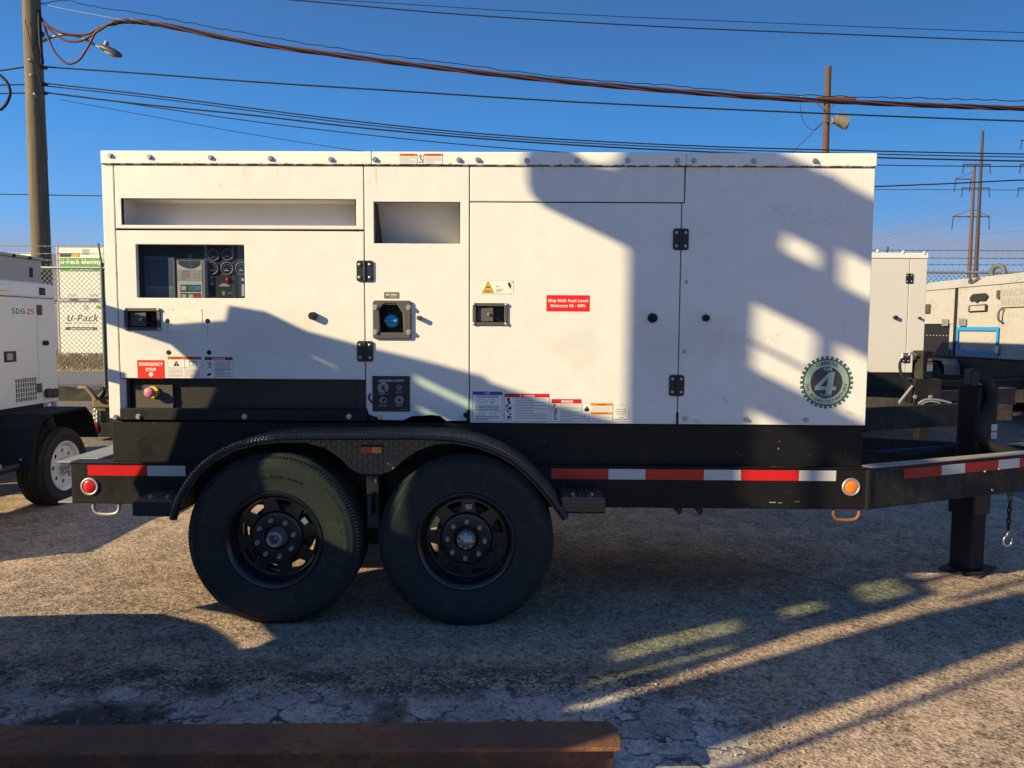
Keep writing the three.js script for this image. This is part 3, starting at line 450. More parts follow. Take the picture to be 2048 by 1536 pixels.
  add(G, 'sill_end', box(X(236, 800), X(248, 800), Y(845), sillY1 + .01, -.055, -.012, .003), WHITE);
  for (const px of [277, 489, 698]) { const q = onZ(px, 833, .004); add(G, 'sill_bolt', hexBolt, ZINC, [q.x, q.y, .004]); }
  { const q = onZ(306, 784, -.03); const st = add(G, 'stop_box', box(X(268, 790, -.03), X(345, 790, -.03), sillY0 - .005, Y(770, 300, -.03), -.056, -.035, .003), M([.06, .05, .05], .7)); add(st, 'stop_collar', cylZ(.03, .012, 28), M([.75, .5, .03], .5), [q.x, q.y, -.035]); add(st, 'stop_button', new THREE.LatheGeometry([[0, .04], [.018, .038], [.026, .03], [.026, .022], [.014, .018], [.014, 0]].map(([r, z]) => new THREE.Vector2(r, z)), 28).rotateX(Math.PI / 2), M([.62, .16, .24], .5), [q.x - .004, q.y, -.025]); }
  // ---- stickers
  const white = (g, w, h, line = '#444') => { g.fillStyle = '#e6e4de'; g.fillRect(0, 0, w, h); g.strokeStyle = line; g.lineWidth = 3; g.strokeRect(1.5, 1.5, w - 3, h - 3); };
  const tri = (g, x, y, r, c) => { g.fillStyle = c; g.beginPath(); g.moveTo(x, y - r); g.lineTo(x + r, y + r * .8); g.lineTo(x - r, y + r * .8); g.fill(); };
  decal(G, 'emergency_stop_label', [274, 720, 329, 757], .0012, 330, 222, (g, w, h) => { g.fillStyle = '#d8281c'; g.fillRect(0, 0, w, h); text(g, 'EMERGENCY', w / 2, 50, 54, '#f5f0ea', w - 40); text(g, 'STOP', w / 2, 115, 54, '#f5f0ea'); g.fillStyle = '#f5f0ea'; g.fillRect(w / 2 - 18, 148, 36, 26); g.beginPath(); g.moveTo(w / 2 - 36, 170); g.lineTo(w / 2 + 36, 170); g.lineTo(w / 2, 206); g.fill(); });
  decal(G, 'warning_label', [335, 713, 404, 757], .0012, 414, 264, (g, w, h) => { white(g, w, h); g.fillStyle = '#c2621a'; g.fillRect(0, 0, w, 36); text(g, '\u25B2 WARNING', 100, 19, 24, '#2a1606'); text(g, '\u25B2 ADVERTENCIA', 305, 19, 22, '#2a1606', 190); g.strokeRect(w / 2 - 1, 36, 2, h); tri(g, 105, 85, 38, '#151515'); text(g, '!', 105, 92, 46, '#e6e4de'); g.strokeStyle = '#333'; g.lineWidth = 6; g.strokeRect(265, 56, 42, 56); g.strokeRect(309, 56, 42, 56); g.fillStyle = '#333'; g.fillRect(0, 130, w, 3); scribble(g, 12, 146, 180, 7, 16, '#555', 6); scribble(g, 218, 146, 180, 7, 16, '#555', 6, 9); });
  decal(G, 'danger_label', [409, 714, 466, 757], .0012, 342, 258, (g, w, h) => { white(g, w, h); g.fillStyle = '#7d1526'; g.fillRect(0, 0, w, 38); tri(g, 100, 20, 13, '#eee'); text(g, 'DANGER', 185, 21, 32, '#eee'); g.fillStyle = '#333'; g.fillRect(110, 38, 3, h); g.fillRect(0, 158, w, 3); g.strokeStyle = '#111'; g.lineWidth = 9; g.beginPath(); g.moveTo(30, 140); g.lineTo(62, 108); g.lineTo(52, 78); g.lineTo(22, 72); g.moveTo(55, 80); g.lineTo(92, 92); g.moveTo(62, 108); g.lineTo(86, 140); g.stroke(); g.fillStyle = '#111'; g.beginPath(); g.arc(66, 62, 10, 0, 7); g.fill(); g.beginPath(); g.ellipse(52, 210, 30, 16, -.5, 0, 7); g.fill(); scribble(g, 122, 52, 205, 12, 16, '#333', 7, 3); });
  decal(G, 'rating_plate', [337, 618, 405, 661], .0012, 408, 258, (g, w, h) => { g.fillStyle = '#e9e5d8'; g.fillRect(0, 0, w, h); g.strokeStyle = '#c9c3b4'; g.lineWidth = 3; g.strokeRect(2, 2, w - 4, h - 4); g.fillStyle = '#b5af9f'; for (const y of [98, 128, 142]) g.fillRect(y === 142 ? 60 : 10, y, y === 142 ? 270 : w - 20, 3); g.fillRect(190, 110, 40, 6); g.fillStyle = '#777'; g.fillRect(40, 8, 30, 8); g.fillRect(388, 12, 14, 12); g.fillRect(20, 180, 14, 16); });
  decal(G, 'hot_surface_label', [962, 560, 1026, 588], .0012, 384, 168, (g, w, h) => { g.fillStyle = '#ece7d8'; g.fillRect(0, 0, w, h); g.strokeStyle = '#9a958a'; g.lineWidth = 3; g.strokeRect(4, 4, 360, h - 8); g.fillStyle = '#222'; g.beginPath(); g.moveTo(85, 14); g.lineTo(158, 156); g.lineTo(14, 156); g.fill(); g.fillStyle = '#e0b32a'; g.beginPath(); g.moveTo(85, 28); g.lineTo(148, 150); g.lineTo(24, 150); g.fill(); g.fillStyle = '#222'; g.fillRect(60, 88, 52, 10); g.fillRect(70, 72, 30, 10); g.fillRect(44, 124, 84, 6); g.fillRect(50, 136, 72, 6); text(g, 'See...', 205, 76, 24, '#333'); scribble(g, 185, 106, 80, 3, 17, '#333', 8); g.fillStyle = '#26282c'; g.beginPath(); g.arc(338, 42, 16, 0, 7); g.fill(); g.fillRect(326, 56, 40, 18); g.fillRect(340, 74, 18, 26); g.fillStyle = '#a08434'; g.fillRect(370, 14, 14, 16); });
  decal(G, 'fuel_level_label', [1093, 590, 1179, 623], .0012, 516, 198, (g, w, h) => { g.fillStyle = '#df1a1c'; g.fillRect(0, 0, w, h); text(g, 'Ship With Fuel Level', w / 2, 68, 50, '#f6e9e4', w - 36); text(g, 'Between 50 - 80%', w / 2, 130, 50, '#f6e9e4', w - 90); });
  decal(G, 'notice_label', [945, 783, 1005, 843], .0012, 360, 360, (g, w, h) => { white(g, w, h, '#335'); g.fillStyle = '#1c4a96'; g.fillRect(0, 0, w, 42); text(g, 'NOTICE', w / 2, 14, 17, '#dfe6f2'); text(g, 'AVISO', w / 2, 31, 15, '#dfe6f2'); scribble(g, 40, 50, 280, 2, 14, '#335', 8, 2); g.strokeStyle = '#445'; g.strokeRect(75, 95, 70, 36); g.strokeRect(145, 100, 26, 26); g.beginPath(); g.arc(240, 112, 22, 0, 7); g.stroke(); g.fillStyle = '#335'; g.fillRect(237, 120, 6, 34); scribble(g, 30, 172, 300, 3, 20, '#223', 8, 3); g.fillRect(0, 228, w, 3); g.strokeRect(75, 248, 70, 30); g.strokeRect(215, 250, 60, 26); scribble(g, 30, 295, 300, 3, 20, '#223', 8, 4); });
  const danger = (px, hd, s0) => decal(G, 'danger_label', px, .0012, 534, 336, (g, w, h) => { white(g, w, h); g.fillStyle = '#c81a20'; g.fillRect(0, 0, w, hd); tri(g, w * .36, hd / 2, hd * .3, '#f3eee8'); text(g, 'DANGER', w * .55, hd / 2 + 2, hd * .72, '#f3eee8'); g.fillStyle = '#444'; const c = w * (s0 ? .3 : .235); g.fillRect(c, hd, 3, h); g.fillRect(0, h * .42, c, 3); seed = 3 + s0; g.fillStyle = '#15171a'; for (let i = 0; i < 7; i++) { g.beginPath(); g.ellipse(c * (.25 + rnd() * .5), hd + 24 + i * 36, 10 + rnd() * 18, 7 + rnd() * 10, rnd() * 3, 0, 7); g.fill(); } g.strokeStyle = '#15171a'; g.lineWidth = 5; g.beginPath(); g.arc(c * .4, h * .55, 28, 0, 7); g.moveTo(c * .2, h * .5); g.lineTo(c * .6, h * .6); g.stroke(); g.strokeRect(c * .3, h * .83, 50, 34); scribble(g, c + 14, hd + 14, w - c - 28, 13, 20, '#333', 6, 8 + s0); });
  danger([1009, 787, 1098, 843], 46, 0); danger([1103, 798, 1162, 843], 66, 1);
  decal(G, 'caution_label', [1166, 806, 1225, 843], .0012, 354, 222, (g, w, h) => { white(g, w, h, '#888'); g.fillStyle = '#df8a1e'; g.fillRect(92, 0, w, 34); g.fillRect(92, 108, w, 32); text(g, '\u25B2 WARNING', 220, 18, 24, '#3a2206'); text(g, '\u25B2 ADVERTENCIA', 222, 124, 22, '#3a2206', 220); g.fillStyle = '#16181b'; g.fillRect(20, 62, 56, 40); g.fillRect(36, 42, 24, 18); g.strokeStyle = '#333'; g.lineWidth = 5; g.beginPath(); g.arc(48, 172, 34, 0, 7); g.moveTo(24, 148); g.lineTo(72, 196); g.stroke(); scribble(g, 102, 46, 235, 4, 15, '#777', 5); scribble(g, 102, 152, 235, 4, 17, '#777', 5, 2); });
  decal(G, 'fuel_type_label', [1228, 812, 1257, 843], .0012, 174, 186, (g, w, h) => { white(g, w, h, '#a8a49a'); text(g, 'ULTRA LOW', w / 2, 40, 22, '#444', 150); text(g, 'SULFUR DIESEL', w / 2, 68, 22, '#444', 150); text(g, 'FUEL ONLY', w / 2, 94, 22, '#444', 150); g.fillStyle = '#999'; g.fillRect(10, 114, w - 20, 3); text(g, 'ULTRA', w / 2, 138, 20, '#555'); scribble(g, 18, 156, 140, 1, 14, '#555', 10); });
  const liftLabel = (r, s0) => decal(G, 'lifting_label', r, .0135, 216, 138, (g, w, h) => { white(g, w, h, '#aaa'); g.fillStyle = '#c8701c'; g.fillRect(0, 0, w, 34); text(g, s0 ? '\u25B2 ADVERTENCIA' : '\u25B2 WARNING', w / 2, 18, 22, '#3a2206', w - 20); scribble(g, 10, 46, 196, 6, 15, '#555', 5, 4 + s0); });
  liftLabel([799, 307, 834, 328], 0); liftLabel([848, 307, 885, 328], 1);
  decal(G, 'hook_label', [836, 308, 846, 328], .0135, 60, 126, (g, w, h) => { g.fillStyle = '#e8e4da'; g.fillRect(0, 0, w, h); g.strokeStyle = '#1a1a1a'; g.lineWidth = 10; g.beginPath(); g.arc(30, 26, 12, 0, 7); g.moveTo(30, 40); g.lineTo(30, 62); g.arc(30, 84, 22, -1.2, 2.9); g.stroke(); });
  // ghost of removed vinyl lettering: specks of old adhesive in letter shapes
  const ghost = (name, r, w, h, draw, dens, s0) => {
    const c = document.createElement('canvas'); c.width = w; c.height = h; const g = c.getContext('2d'); draw(g, w, h); const im = g.getImageData(0, 0, w, h).data, a = onZ(r[0], r[1], 0), b = onZ(r[2], r[3], 0), l = []; seed = s0;
    const t = new THREE.PlaneGeometry(1, 1); for (let i = 0; i < dens; i++) { const x = rnd() * w | 0, y = rnd() * h | 0; if (im[(y * w + x) * 4 + 3] < 100) continue; l.push(t.clone().scale(.0015 + rnd() * .005, .001 + rnd() * .002, 1).rotateZ(rnd() * 3).translate(mix(a.x, b.x, x / w), mix(a.y, b.y, y / h), .0006 + rnd() * .0002)); }
    const m = add(G, name, merge(l), M([.56, .54, .53], .8)); m.userData.kind = 'stuff'; return m;
  };
  ghost('adhesive_residue', [1530, 400, 1705, 460], 400, 140, (g, w, h) => { g.strokeStyle = '#000'; font(g, 120); g.lineWidth = 7; g.textBaseline = 'middle'; g.strokeText('SWANN', 6, 74, 390); }, 1500, 5);
  ghost('adhesive_residue', [1400, 375, 1510, 500], 200, 230, (g, w, h) => { g.strokeStyle = '#000'; g.lineWidth = 9; g.beginPath(); g.arc(100, 90, 82, 2.6, 7.2); g.moveTo(60, 60); g.lineTo(150, 60); g.moveTo(40, 130); g.lineTo(160, 180); g.moveTo(90, 120); g.lineTo(110, 220); g.stroke(); }, 900, 6);
  ghost('adhesive_residue', [1400, 662, 1660, 692], 520, 60, (g, w, h) => { g.strokeStyle = '#000'; font(g, 58); g.lineWidth = 5; g.textBaseline = 'middle'; g.strokeText('3J3 7M4 315', 4, 32, 510); }, 1000, 7);
  ghost('adhesive_residue', [430, 358, 580, 380], 400, 60, (g, w, h) => { g.strokeStyle = '#000'; g.font = 'italic 46px sans-serif'; g.lineWidth = 3; g.textBaseline = 'middle'; g.strokeText('WhisperWatt', 4, 32, 390); }, 120, 8);
  // ---- gear emblem
  { const c = onZ(1653, 765, .002), R = onZ(1706, 765, .002).x - c.x, s2 = new THREE.Shape(); const T = 32; for (let i = 0; i < T; i++) { const a = i / T * Math.PI * 2; for (const [k, r] of [[-.26, 1], [.26, 1], [.3, .9], [.7, .9]]) { const t = a + k * Math.PI * 2 / T; const p = [Math.cos(t) * R * r, Math.sin(t) * R * r]; (i || k > -.26) ? s2.lineTo(...p) : s2.moveTo(...p); } } s2.closePath();
    const g2 = new THREE.ExtrudeGeometry(s2, { depth: .0012, bevelEnabled: false }), p = g2.attributes.position, uv = g2.attributes.uv; for (let i = 0; i < p.count; i++) uv.setXY(i, p.getX(i) / R / 2 + .5, p.getY(i) / R / 2 + .5);
    const tex = canvasTex(640, 640, (g, w, h) => {
      const C = 320; g.fillStyle = '#4f6f68'; g.fillRect(0, 0, w, h); g.strokeStyle = '#27403f'; g.lineWidth = 6; g.beginPath(); g.arc(C, C, 284, 0, 7); g.stroke(); g.fillStyle = '#9db5a2'; g.beginPath(); g.arc(C, C, 272, 0, 7); g.fill(); g.strokeStyle = '#2b4544'; g.lineWidth = 4; g.beginPath(); g.arc(C, C, 272, 0, 7); g.stroke(); g.fillStyle = '#41444c'; g.beginPath(); g.arc(C, C, 196, 0, 7); g.fill(); g.strokeStyle = '#a9b9ae'; g.lineWidth = 5; g.beginPath(); g.arc(C, C, 197, 0, 7); g.stroke();
      const arc = (s, r, mid, span, flip, px) => { [...s].forEach((ch, i) => { const a = mid + (i / (s.length - 1) - .5) * span * (flip ? -1 : 1); g.save(); g.translate(C + r * Math.cos(a), C + r * Math.sin(a)); g.rotate(a + (flip ? -Math.PI / 2 : Math.PI / 2)); text(g, ch, 0, 0, px, '#1f3134'); g.restore(); }); };
      arc('CUMMINS', 235, -Math.PI / 2, 1.0, false, 64); arc('THE RIGHT TECHNOLOGY', 235, Math.PI / 2, 2.95, true, 54);
      text(g, 'TIER', C + 10, 160, 52, '#b4c4bc'); g.save(); g.translate(C, C + 6); g.transform(1.25, 0, -.12, 1, 0, 0); text(g, '4', 8, 18, 390, '#20303a'); text(g, '4', 0, 10, 390, '#93aaa6'); g.restore(); g.save(); g.transform(1, 0, -.2, 1, 95, 0); text(g, 'FINAL', C - 5, 476, 48, '#7d918f'); g.restore();
    });
    add(G, 'gear_emblem', g2, M('#ffffff', .4, .25, { map: tex }), [c.x, c.y, .0008]); }

  // ---- black base, frame rails, ends
  add(G, 'base_skirt', box(X(222, 890), X(1728, 890), FRT - .004, BOT - .003, DEPTH + .01, -.012, .006), RAIL);
  const frX0 = onZ(142, 970, .03).x, frX1 = 1.742;
  add(G, 'frame_rail', merge([box(frX0, frX1, FRB, FRT, -.01, .03, .006, 2), box(frX0, frX1, FRT - .006, FRT + .002, -.06, .036, .003)]), RAIL);
  add(G, 'frame_rail', box(frX0, frX1, FRB, FRT, DEPTH - .03, DEPTH + .02, .006), BLACK);
  add(G, 'rear_crossmember', merge([box(frX0 + .001, frX0 + .02, FRB + .001, FRT - .007, DEPTH, -.011, .003), box(frX0 - .075, frX0 + .09, FRT - .005, FRT + .003, DEPTH, -.062, .002), box(frX0 - .075, frX0, FRT - .005, FRT + .003, -.062, .02, .002), box(frX0 - .075, frX0, FRB, FRB + .008, DEPTH, .02, .002)]), M([.3, .31, .3], .5, .3));
  for (const x of [-1.6, -.7, .3, 1.2, 1.7]) add(G, 'crossmember', box(x, x + .06, FRB + .02, FRT - .03, DEPTH + .02, -.012), BLACK);
  // reflective tape pieces along the rail
  const tapeTex = (base, dark) => canvasTex(256, 64, (g, w, h) => { g.fillStyle = base; g.fillRect(0, 0, w, h); g.fillStyle = dark; g.globalAlpha = .35; for (let y = 10; y < h; y += 12) g.fillRect(0, y, w, 1.5); for (let x = 0; x < w; x += 9) { g.globalAlpha = .1; g.fillRect(x, 0, 1.5, h); } });
  const TAPE_R = M('#ffffff', .28, 0, { map: tapeTex('#c81e1e', '#5a0c0c') }), TAPE_W = M('#ffffff', .28, 0, { map: tapeTex('#c6c6c8', '#777') });
  for (const [a, b, w] of [[175, 294, 0], [294, 371, 1], [1103, 1217, 0], [1217, 1291, 1], [1291, 1408, 0], [1408, 1482, 1], [1482, 1598, 0], [1598, 1672, 1]]) { const p = onZ(a, 936, .031), q = onZ(b, 957, .031); add(G, 'reflective_tape', new THREE.PlaneGeometry(q.x - p.x, .052), w ? TAPE_W : TAPE_R, [(p.x + q.x) / 2, Y(946, 900, .031), .0312]); }
  const lamp = (px, py, m) => { const q = onZ(px, py, .03); const l = add(G, 'marker_lamp', new THREE.TorusGeometry(.039, .007, 10, 36), GALV, [q.x, q.y, .032]); add(l, 'lens', new THREE.SphereGeometry(.035, 24, 10, 0, 6.3, 0, 1.57).rotateX(Math.PI / 2).scale(1, 1, .3), m); add(l, 'grommet', cylZ(.036, .004, 28), RUBBER, [0, 0, -.001]); };
  lamp(180, 973, RED_LENS); lamp(1702, 974, AMBER_LENS);
  for (const [a, b, m] of [[184, 242, GALV], [1664, 1722, RUST_BAR]]) { const p = onZ(a + 4, 1018, .01), q = onZ(b - 4, 1018, .01), y0 = FRB + .004, y1 = FRB - .052; add(G, 'tie_down_ring', tube([[p.x, y0, .01], [p.x, y1 + .02, .01], [p.x + .016, y1, .01], [q.x - .016, y1, .01], [q.x, y1 + .02, .01], [q.x, y0, .01]], .009, 40), m); }
  for (const px of [1340, 1382]) { const a = onZ(px, 1014, -.02), s3 = poly([[a.x, FRB + .006], [a.x + .06, FRB + .006], [a.x + .058, FRB - .03], [a.x + .045, FRB - .048]]); add(G, 'bracket_tab', plate(s3, -.01, .01, .001), PLASTIC); }
  // ---- fender
  const ZF = .3, oP = [[338, 1037], [346, 1008], [362, 976], [388, 940], [420, 912], [460, 890], [510, 876], [570, 869], [640, 868], [740, 868], [840, 868], [905, 872], [955, 882], [1000, 899], [1040, 923], [1075, 955], [1105, 990], [1128, 1022], [1137, 1034]].map(([x, y]) => { const p = onZ(x, y, ZF); return [p.x, p.y]; });
  const lip = .034, iP = oP.map(([x, y], i) => { const a = oP[Math.max(0, i - 1)], b = oP[Math.min(oP.length - 1, i + 1)], dx = b[0] - a[0], dy = b[1] - a[1], l = Math.hypot(dx, dy); return [x + dy / l * lip, y - dx / l * lip]; });
  const mid = [[560, 886], [610, 886], [650, 897], [680, 918], [700, 938], [722, 949], [760, 950], [782, 942], [806, 922], [835, 902], [870, 890], [900, 888]].map(([x, y]) => { const p = onZ(x, y, ZF); return [p.x, p.y]; });
  const inner = [...iP.slice(0, 7), ...mid, ...iP.slice(11)];
  const TREAD = M([.011, .012, .014], .3, 0, { clearcoat: .8, clearcoatRoughness: .22 }), DUST_TOP = M('#ffffff', .75, 0, { side: THREE.DoubleSide, map: dataTex(512, 512, (u, v) => { const a = samp(nLow, u * 2, v * 2), f = samp(nFine, u * 3, v * 3), k = (.35 + .9 * smooth(.3, .7, a)) * (.6 + .8 * f); return [.055 * k, .051 * k, .045 * k]; }, true, [1.2, 1.2]) });
  const fen = add(G, 'fender', plate(poly([...oP, ...inner.slice().reverse()]), ZF - .006, .006, .0015), TREAD);
  { // top sheet swept back to the frame
    const pos = [], uv = [], n = oP.length, th = .005; for (let i = 0; i < n - 1; i++) { const [a, b] = [oP[i], oP[i + 1]]; for (const o of [0, -th]) { const v = [[a[0], a[1] + o, ZF], [b[0], b[1] + o, ZF], [b[0], b[1] + o, .032], [a[0], a[1] + o, ZF], [b[0], b[1] + o, .032], [a[0], a[1] + o, .032]]; if (o) v.reverse(); for (const q of v) { pos.push(...q); uv.push(q[0], q[2]); } } }
    const g = new THREE.BufferGeometry(); g.setAttribute('position', new THREE.Float32BufferAttribute(pos, 3)); g.setAttribute('uv', new THREE.Float32BufferAttribute(uv, 2)); g.computeVertexNormals();
    add(fen, 'fender_top', toCreasedNormals(g, .5), DUST_TOP);
  }
  { // raised tread bars of the chequer plate
    const bar = new THREE.SphereGeometry(1, 8, 5).scale(.012, .0032, .0026), l = [], shp = poly([...oP, ...inner.slice().reverse()]).getPoints(4);
    const inside = (x, y) => { let c = false; for (let i = 0, j = shp.length - 1; i < shp.length; j = i++) { const a = shp[i], b = shp[j]; if ((a.y > y) !== (b.y > y) && x < (b.x - a.x) * (y - a.y) / (b.y - a.y) + a.x) c = !c; } return c; };
    let k = 0; for (let y = .35; y < 1; y += .02) { k++; let j = k % 2; for (let x = -1.75; x < .35; x += .024) { j++; if (inside(x, y) && inside(x + .005, y + .005) && inside(x - .005, y - .004)) l.push(bar.clone().rotateZ(j % 2 ? .8 : -.8).translate(x, y, ZF - .006)); } }
    const flat = new THREE.SphereGeometry(1, 6, 4).scale(.011, .0018, .0028);
    for (let i = 0; i < oP.length - 1; i++) { const a = oP[i], b = oP[i + 1], len = Math.hypot(b[0] - a[0], b[1] - a[1]), ang = Math.atan2(b[1] - a[1], b[0] - a[0]); for (let t = 0; t < len; t += .026) { let j = 0; for (let z = .05; z < ZF - .005; z += .026) { j++; l.push(flat.clone().rotateY((j + Math.round(t / .02)) % 2 ? .8 : -.8).rotateZ(ang).translate(mix(a[0], b[0], t / len), mix(a[1], b[1], t / len) + .0008, z)); } } }
    const lc = new THREE.CatmullRomCurve3(oP.map(([x, y], i) => new THREE.Vector3(mix(x, iP[i][0], .42), mix(y, iP[i][1], .42), ZF - .004))), LR = .0145, nb = Math.round(lc.getLength() / .017);
    add(fen, 'rolled_edge', new THREE.TubeGeometry(lc, 160, LR, 14, false), TREAD);
    const rb = new THREE.SphereGeometry(1, 7, 5).scale(.009, .003, .0028);
    for (let i = 1; i < nb; i++) { const p = lc.getPointAt(i / nb), t = lc.getTangentAt(i / nb), ang = Math.atan2(t.y, t.x); for (const [a, w] of [[.35, .7], [1.15, -.7], [-.45, -.7]]) { const nx = -Math.sin(ang) * Math.sin(a) * LR, ny = Math.cos(ang) * Math.sin(a) * LR; l.push(rb.clone().rotateZ(w).rotateX(-a).rotateZ(ang).translate(p.x + nx, p.y + ny, p.z + Math.cos(a) * LR)); } }
    const m = add(fen, 'tread_bars', merge(l), TREAD); m.userData.kind = 'stuff';
  }
  { const a = onZ(722, 893, ZF), b = onZ(764, 906, ZF), xm = (a.x + b.x) / 2; const r = add(fen, 'side_reflector', box(a.x, xm, b.y, a.y, ZF + .001, ZF + .012, .002), RED_LENS); add(fen, 'side_reflector', box(xm + .0005, b.x, b.y, a.y, ZF + .001, ZF + .012, .002), AMBER_LENS); add(fen, 'reflector_hood', box(a.x - .006, b.x + .006, a.y + .001, a.y + .005, ZF + .001, ZF + .016, .001), PLASTIC); }
  add(G, 'fender_stay', merge([box(-.72, -.66, .44, .7, .02, .2), box(-.7, -.68, .52, .62, .2, .29)]), PLASTIC);
  { const a = onZ(751, 957, .24); add(G, 'grease_fitting', cylZ(.006, .02, 10).rotateX(Math.PI / 2).translate(0, 0, 0), ZINC, [a.x, a.y, .24]); }
  for (const [a, b, c, d] of [[262, 346, 1002, 1034], [1120, 1212, 997, 1028]]) { const p = onZ(a, d, .27), q = onZ(b, c, .27), st = add(G, 'fender_step', box(p.x, q.x, p.y, q.y, .03, .27, .012, 2), TREAD), l = [], bar = new THREE.SphereGeometry(1, 6, 4).scale(.011, .0028, .0018), bt = new THREE.SphereGeometry(1, 6, 4).scale(.011, .0018, .0028); let k = 0;
    for (let y = p.y + .014; y < q.y - .008; y += .018) for (let x = p.x + .016; x < q.x - .012; x += .02) l.push(bar.clone().rotateZ(k++ % 2 ? .8 : -.8).translate(x, y, .2705)); for (let z = .05; z < .265; z += .02) for (let x = p.x + .016; x < q.x - .012; x += .02) l.push(bt.clone().rotateY(k++ % 2 ? .8 : -.8).translate(x, q.y + .0005, z)); const tb = add(st, 'tread_bars', merge(l), TREAD); tb.userData.kind = 'stuff';
    add(st, 'step_bolt', hexBolt.clone().rotateX(-Math.PI / 2), STEEL, [mix(p.x, q.x, .3), q.y, .2]); add(st, 'step_bolt', hexBolt.clone().rotateX(-Math.PI / 2), STEEL, [mix(p.x, q.x, .72), q.y, .2]); }
  // ---- wheels and axles
  const c1 = onZ(546, 1078, .28), c2 = onZ(931, 1077, .28), WY = TR - .0125;
  bigWheel(G, c1.x, WY, .275, .22, 0); bigWheel(G, c2.x, WY, .275, -.04, 1);
  for (const c of [c1, c2]) { const w = bigWheel(G, c.x, WY, DEPTH - .275, .3, 0, true); w.rotation.y = Math.PI; add(G, 'axle', new THREE.CylinderGeometry(.038, .038, 1.6, 20).rotateX(Math.PI / 2), PLASTIC, [c.x, WY, DEPTH / 2]); add(G, 'axle_hanger', box(c.x - .05, c.x + .05, WY, FRB + .01, -.1, -.03), PLASTIC); }
  add(G, 'equaliser', box((c1.x + c2.x) / 2 - .06, (c1.x + c2.x) / 2 + .06, .3, FRB + .01, -.09, -.02), PLASTIC);
}
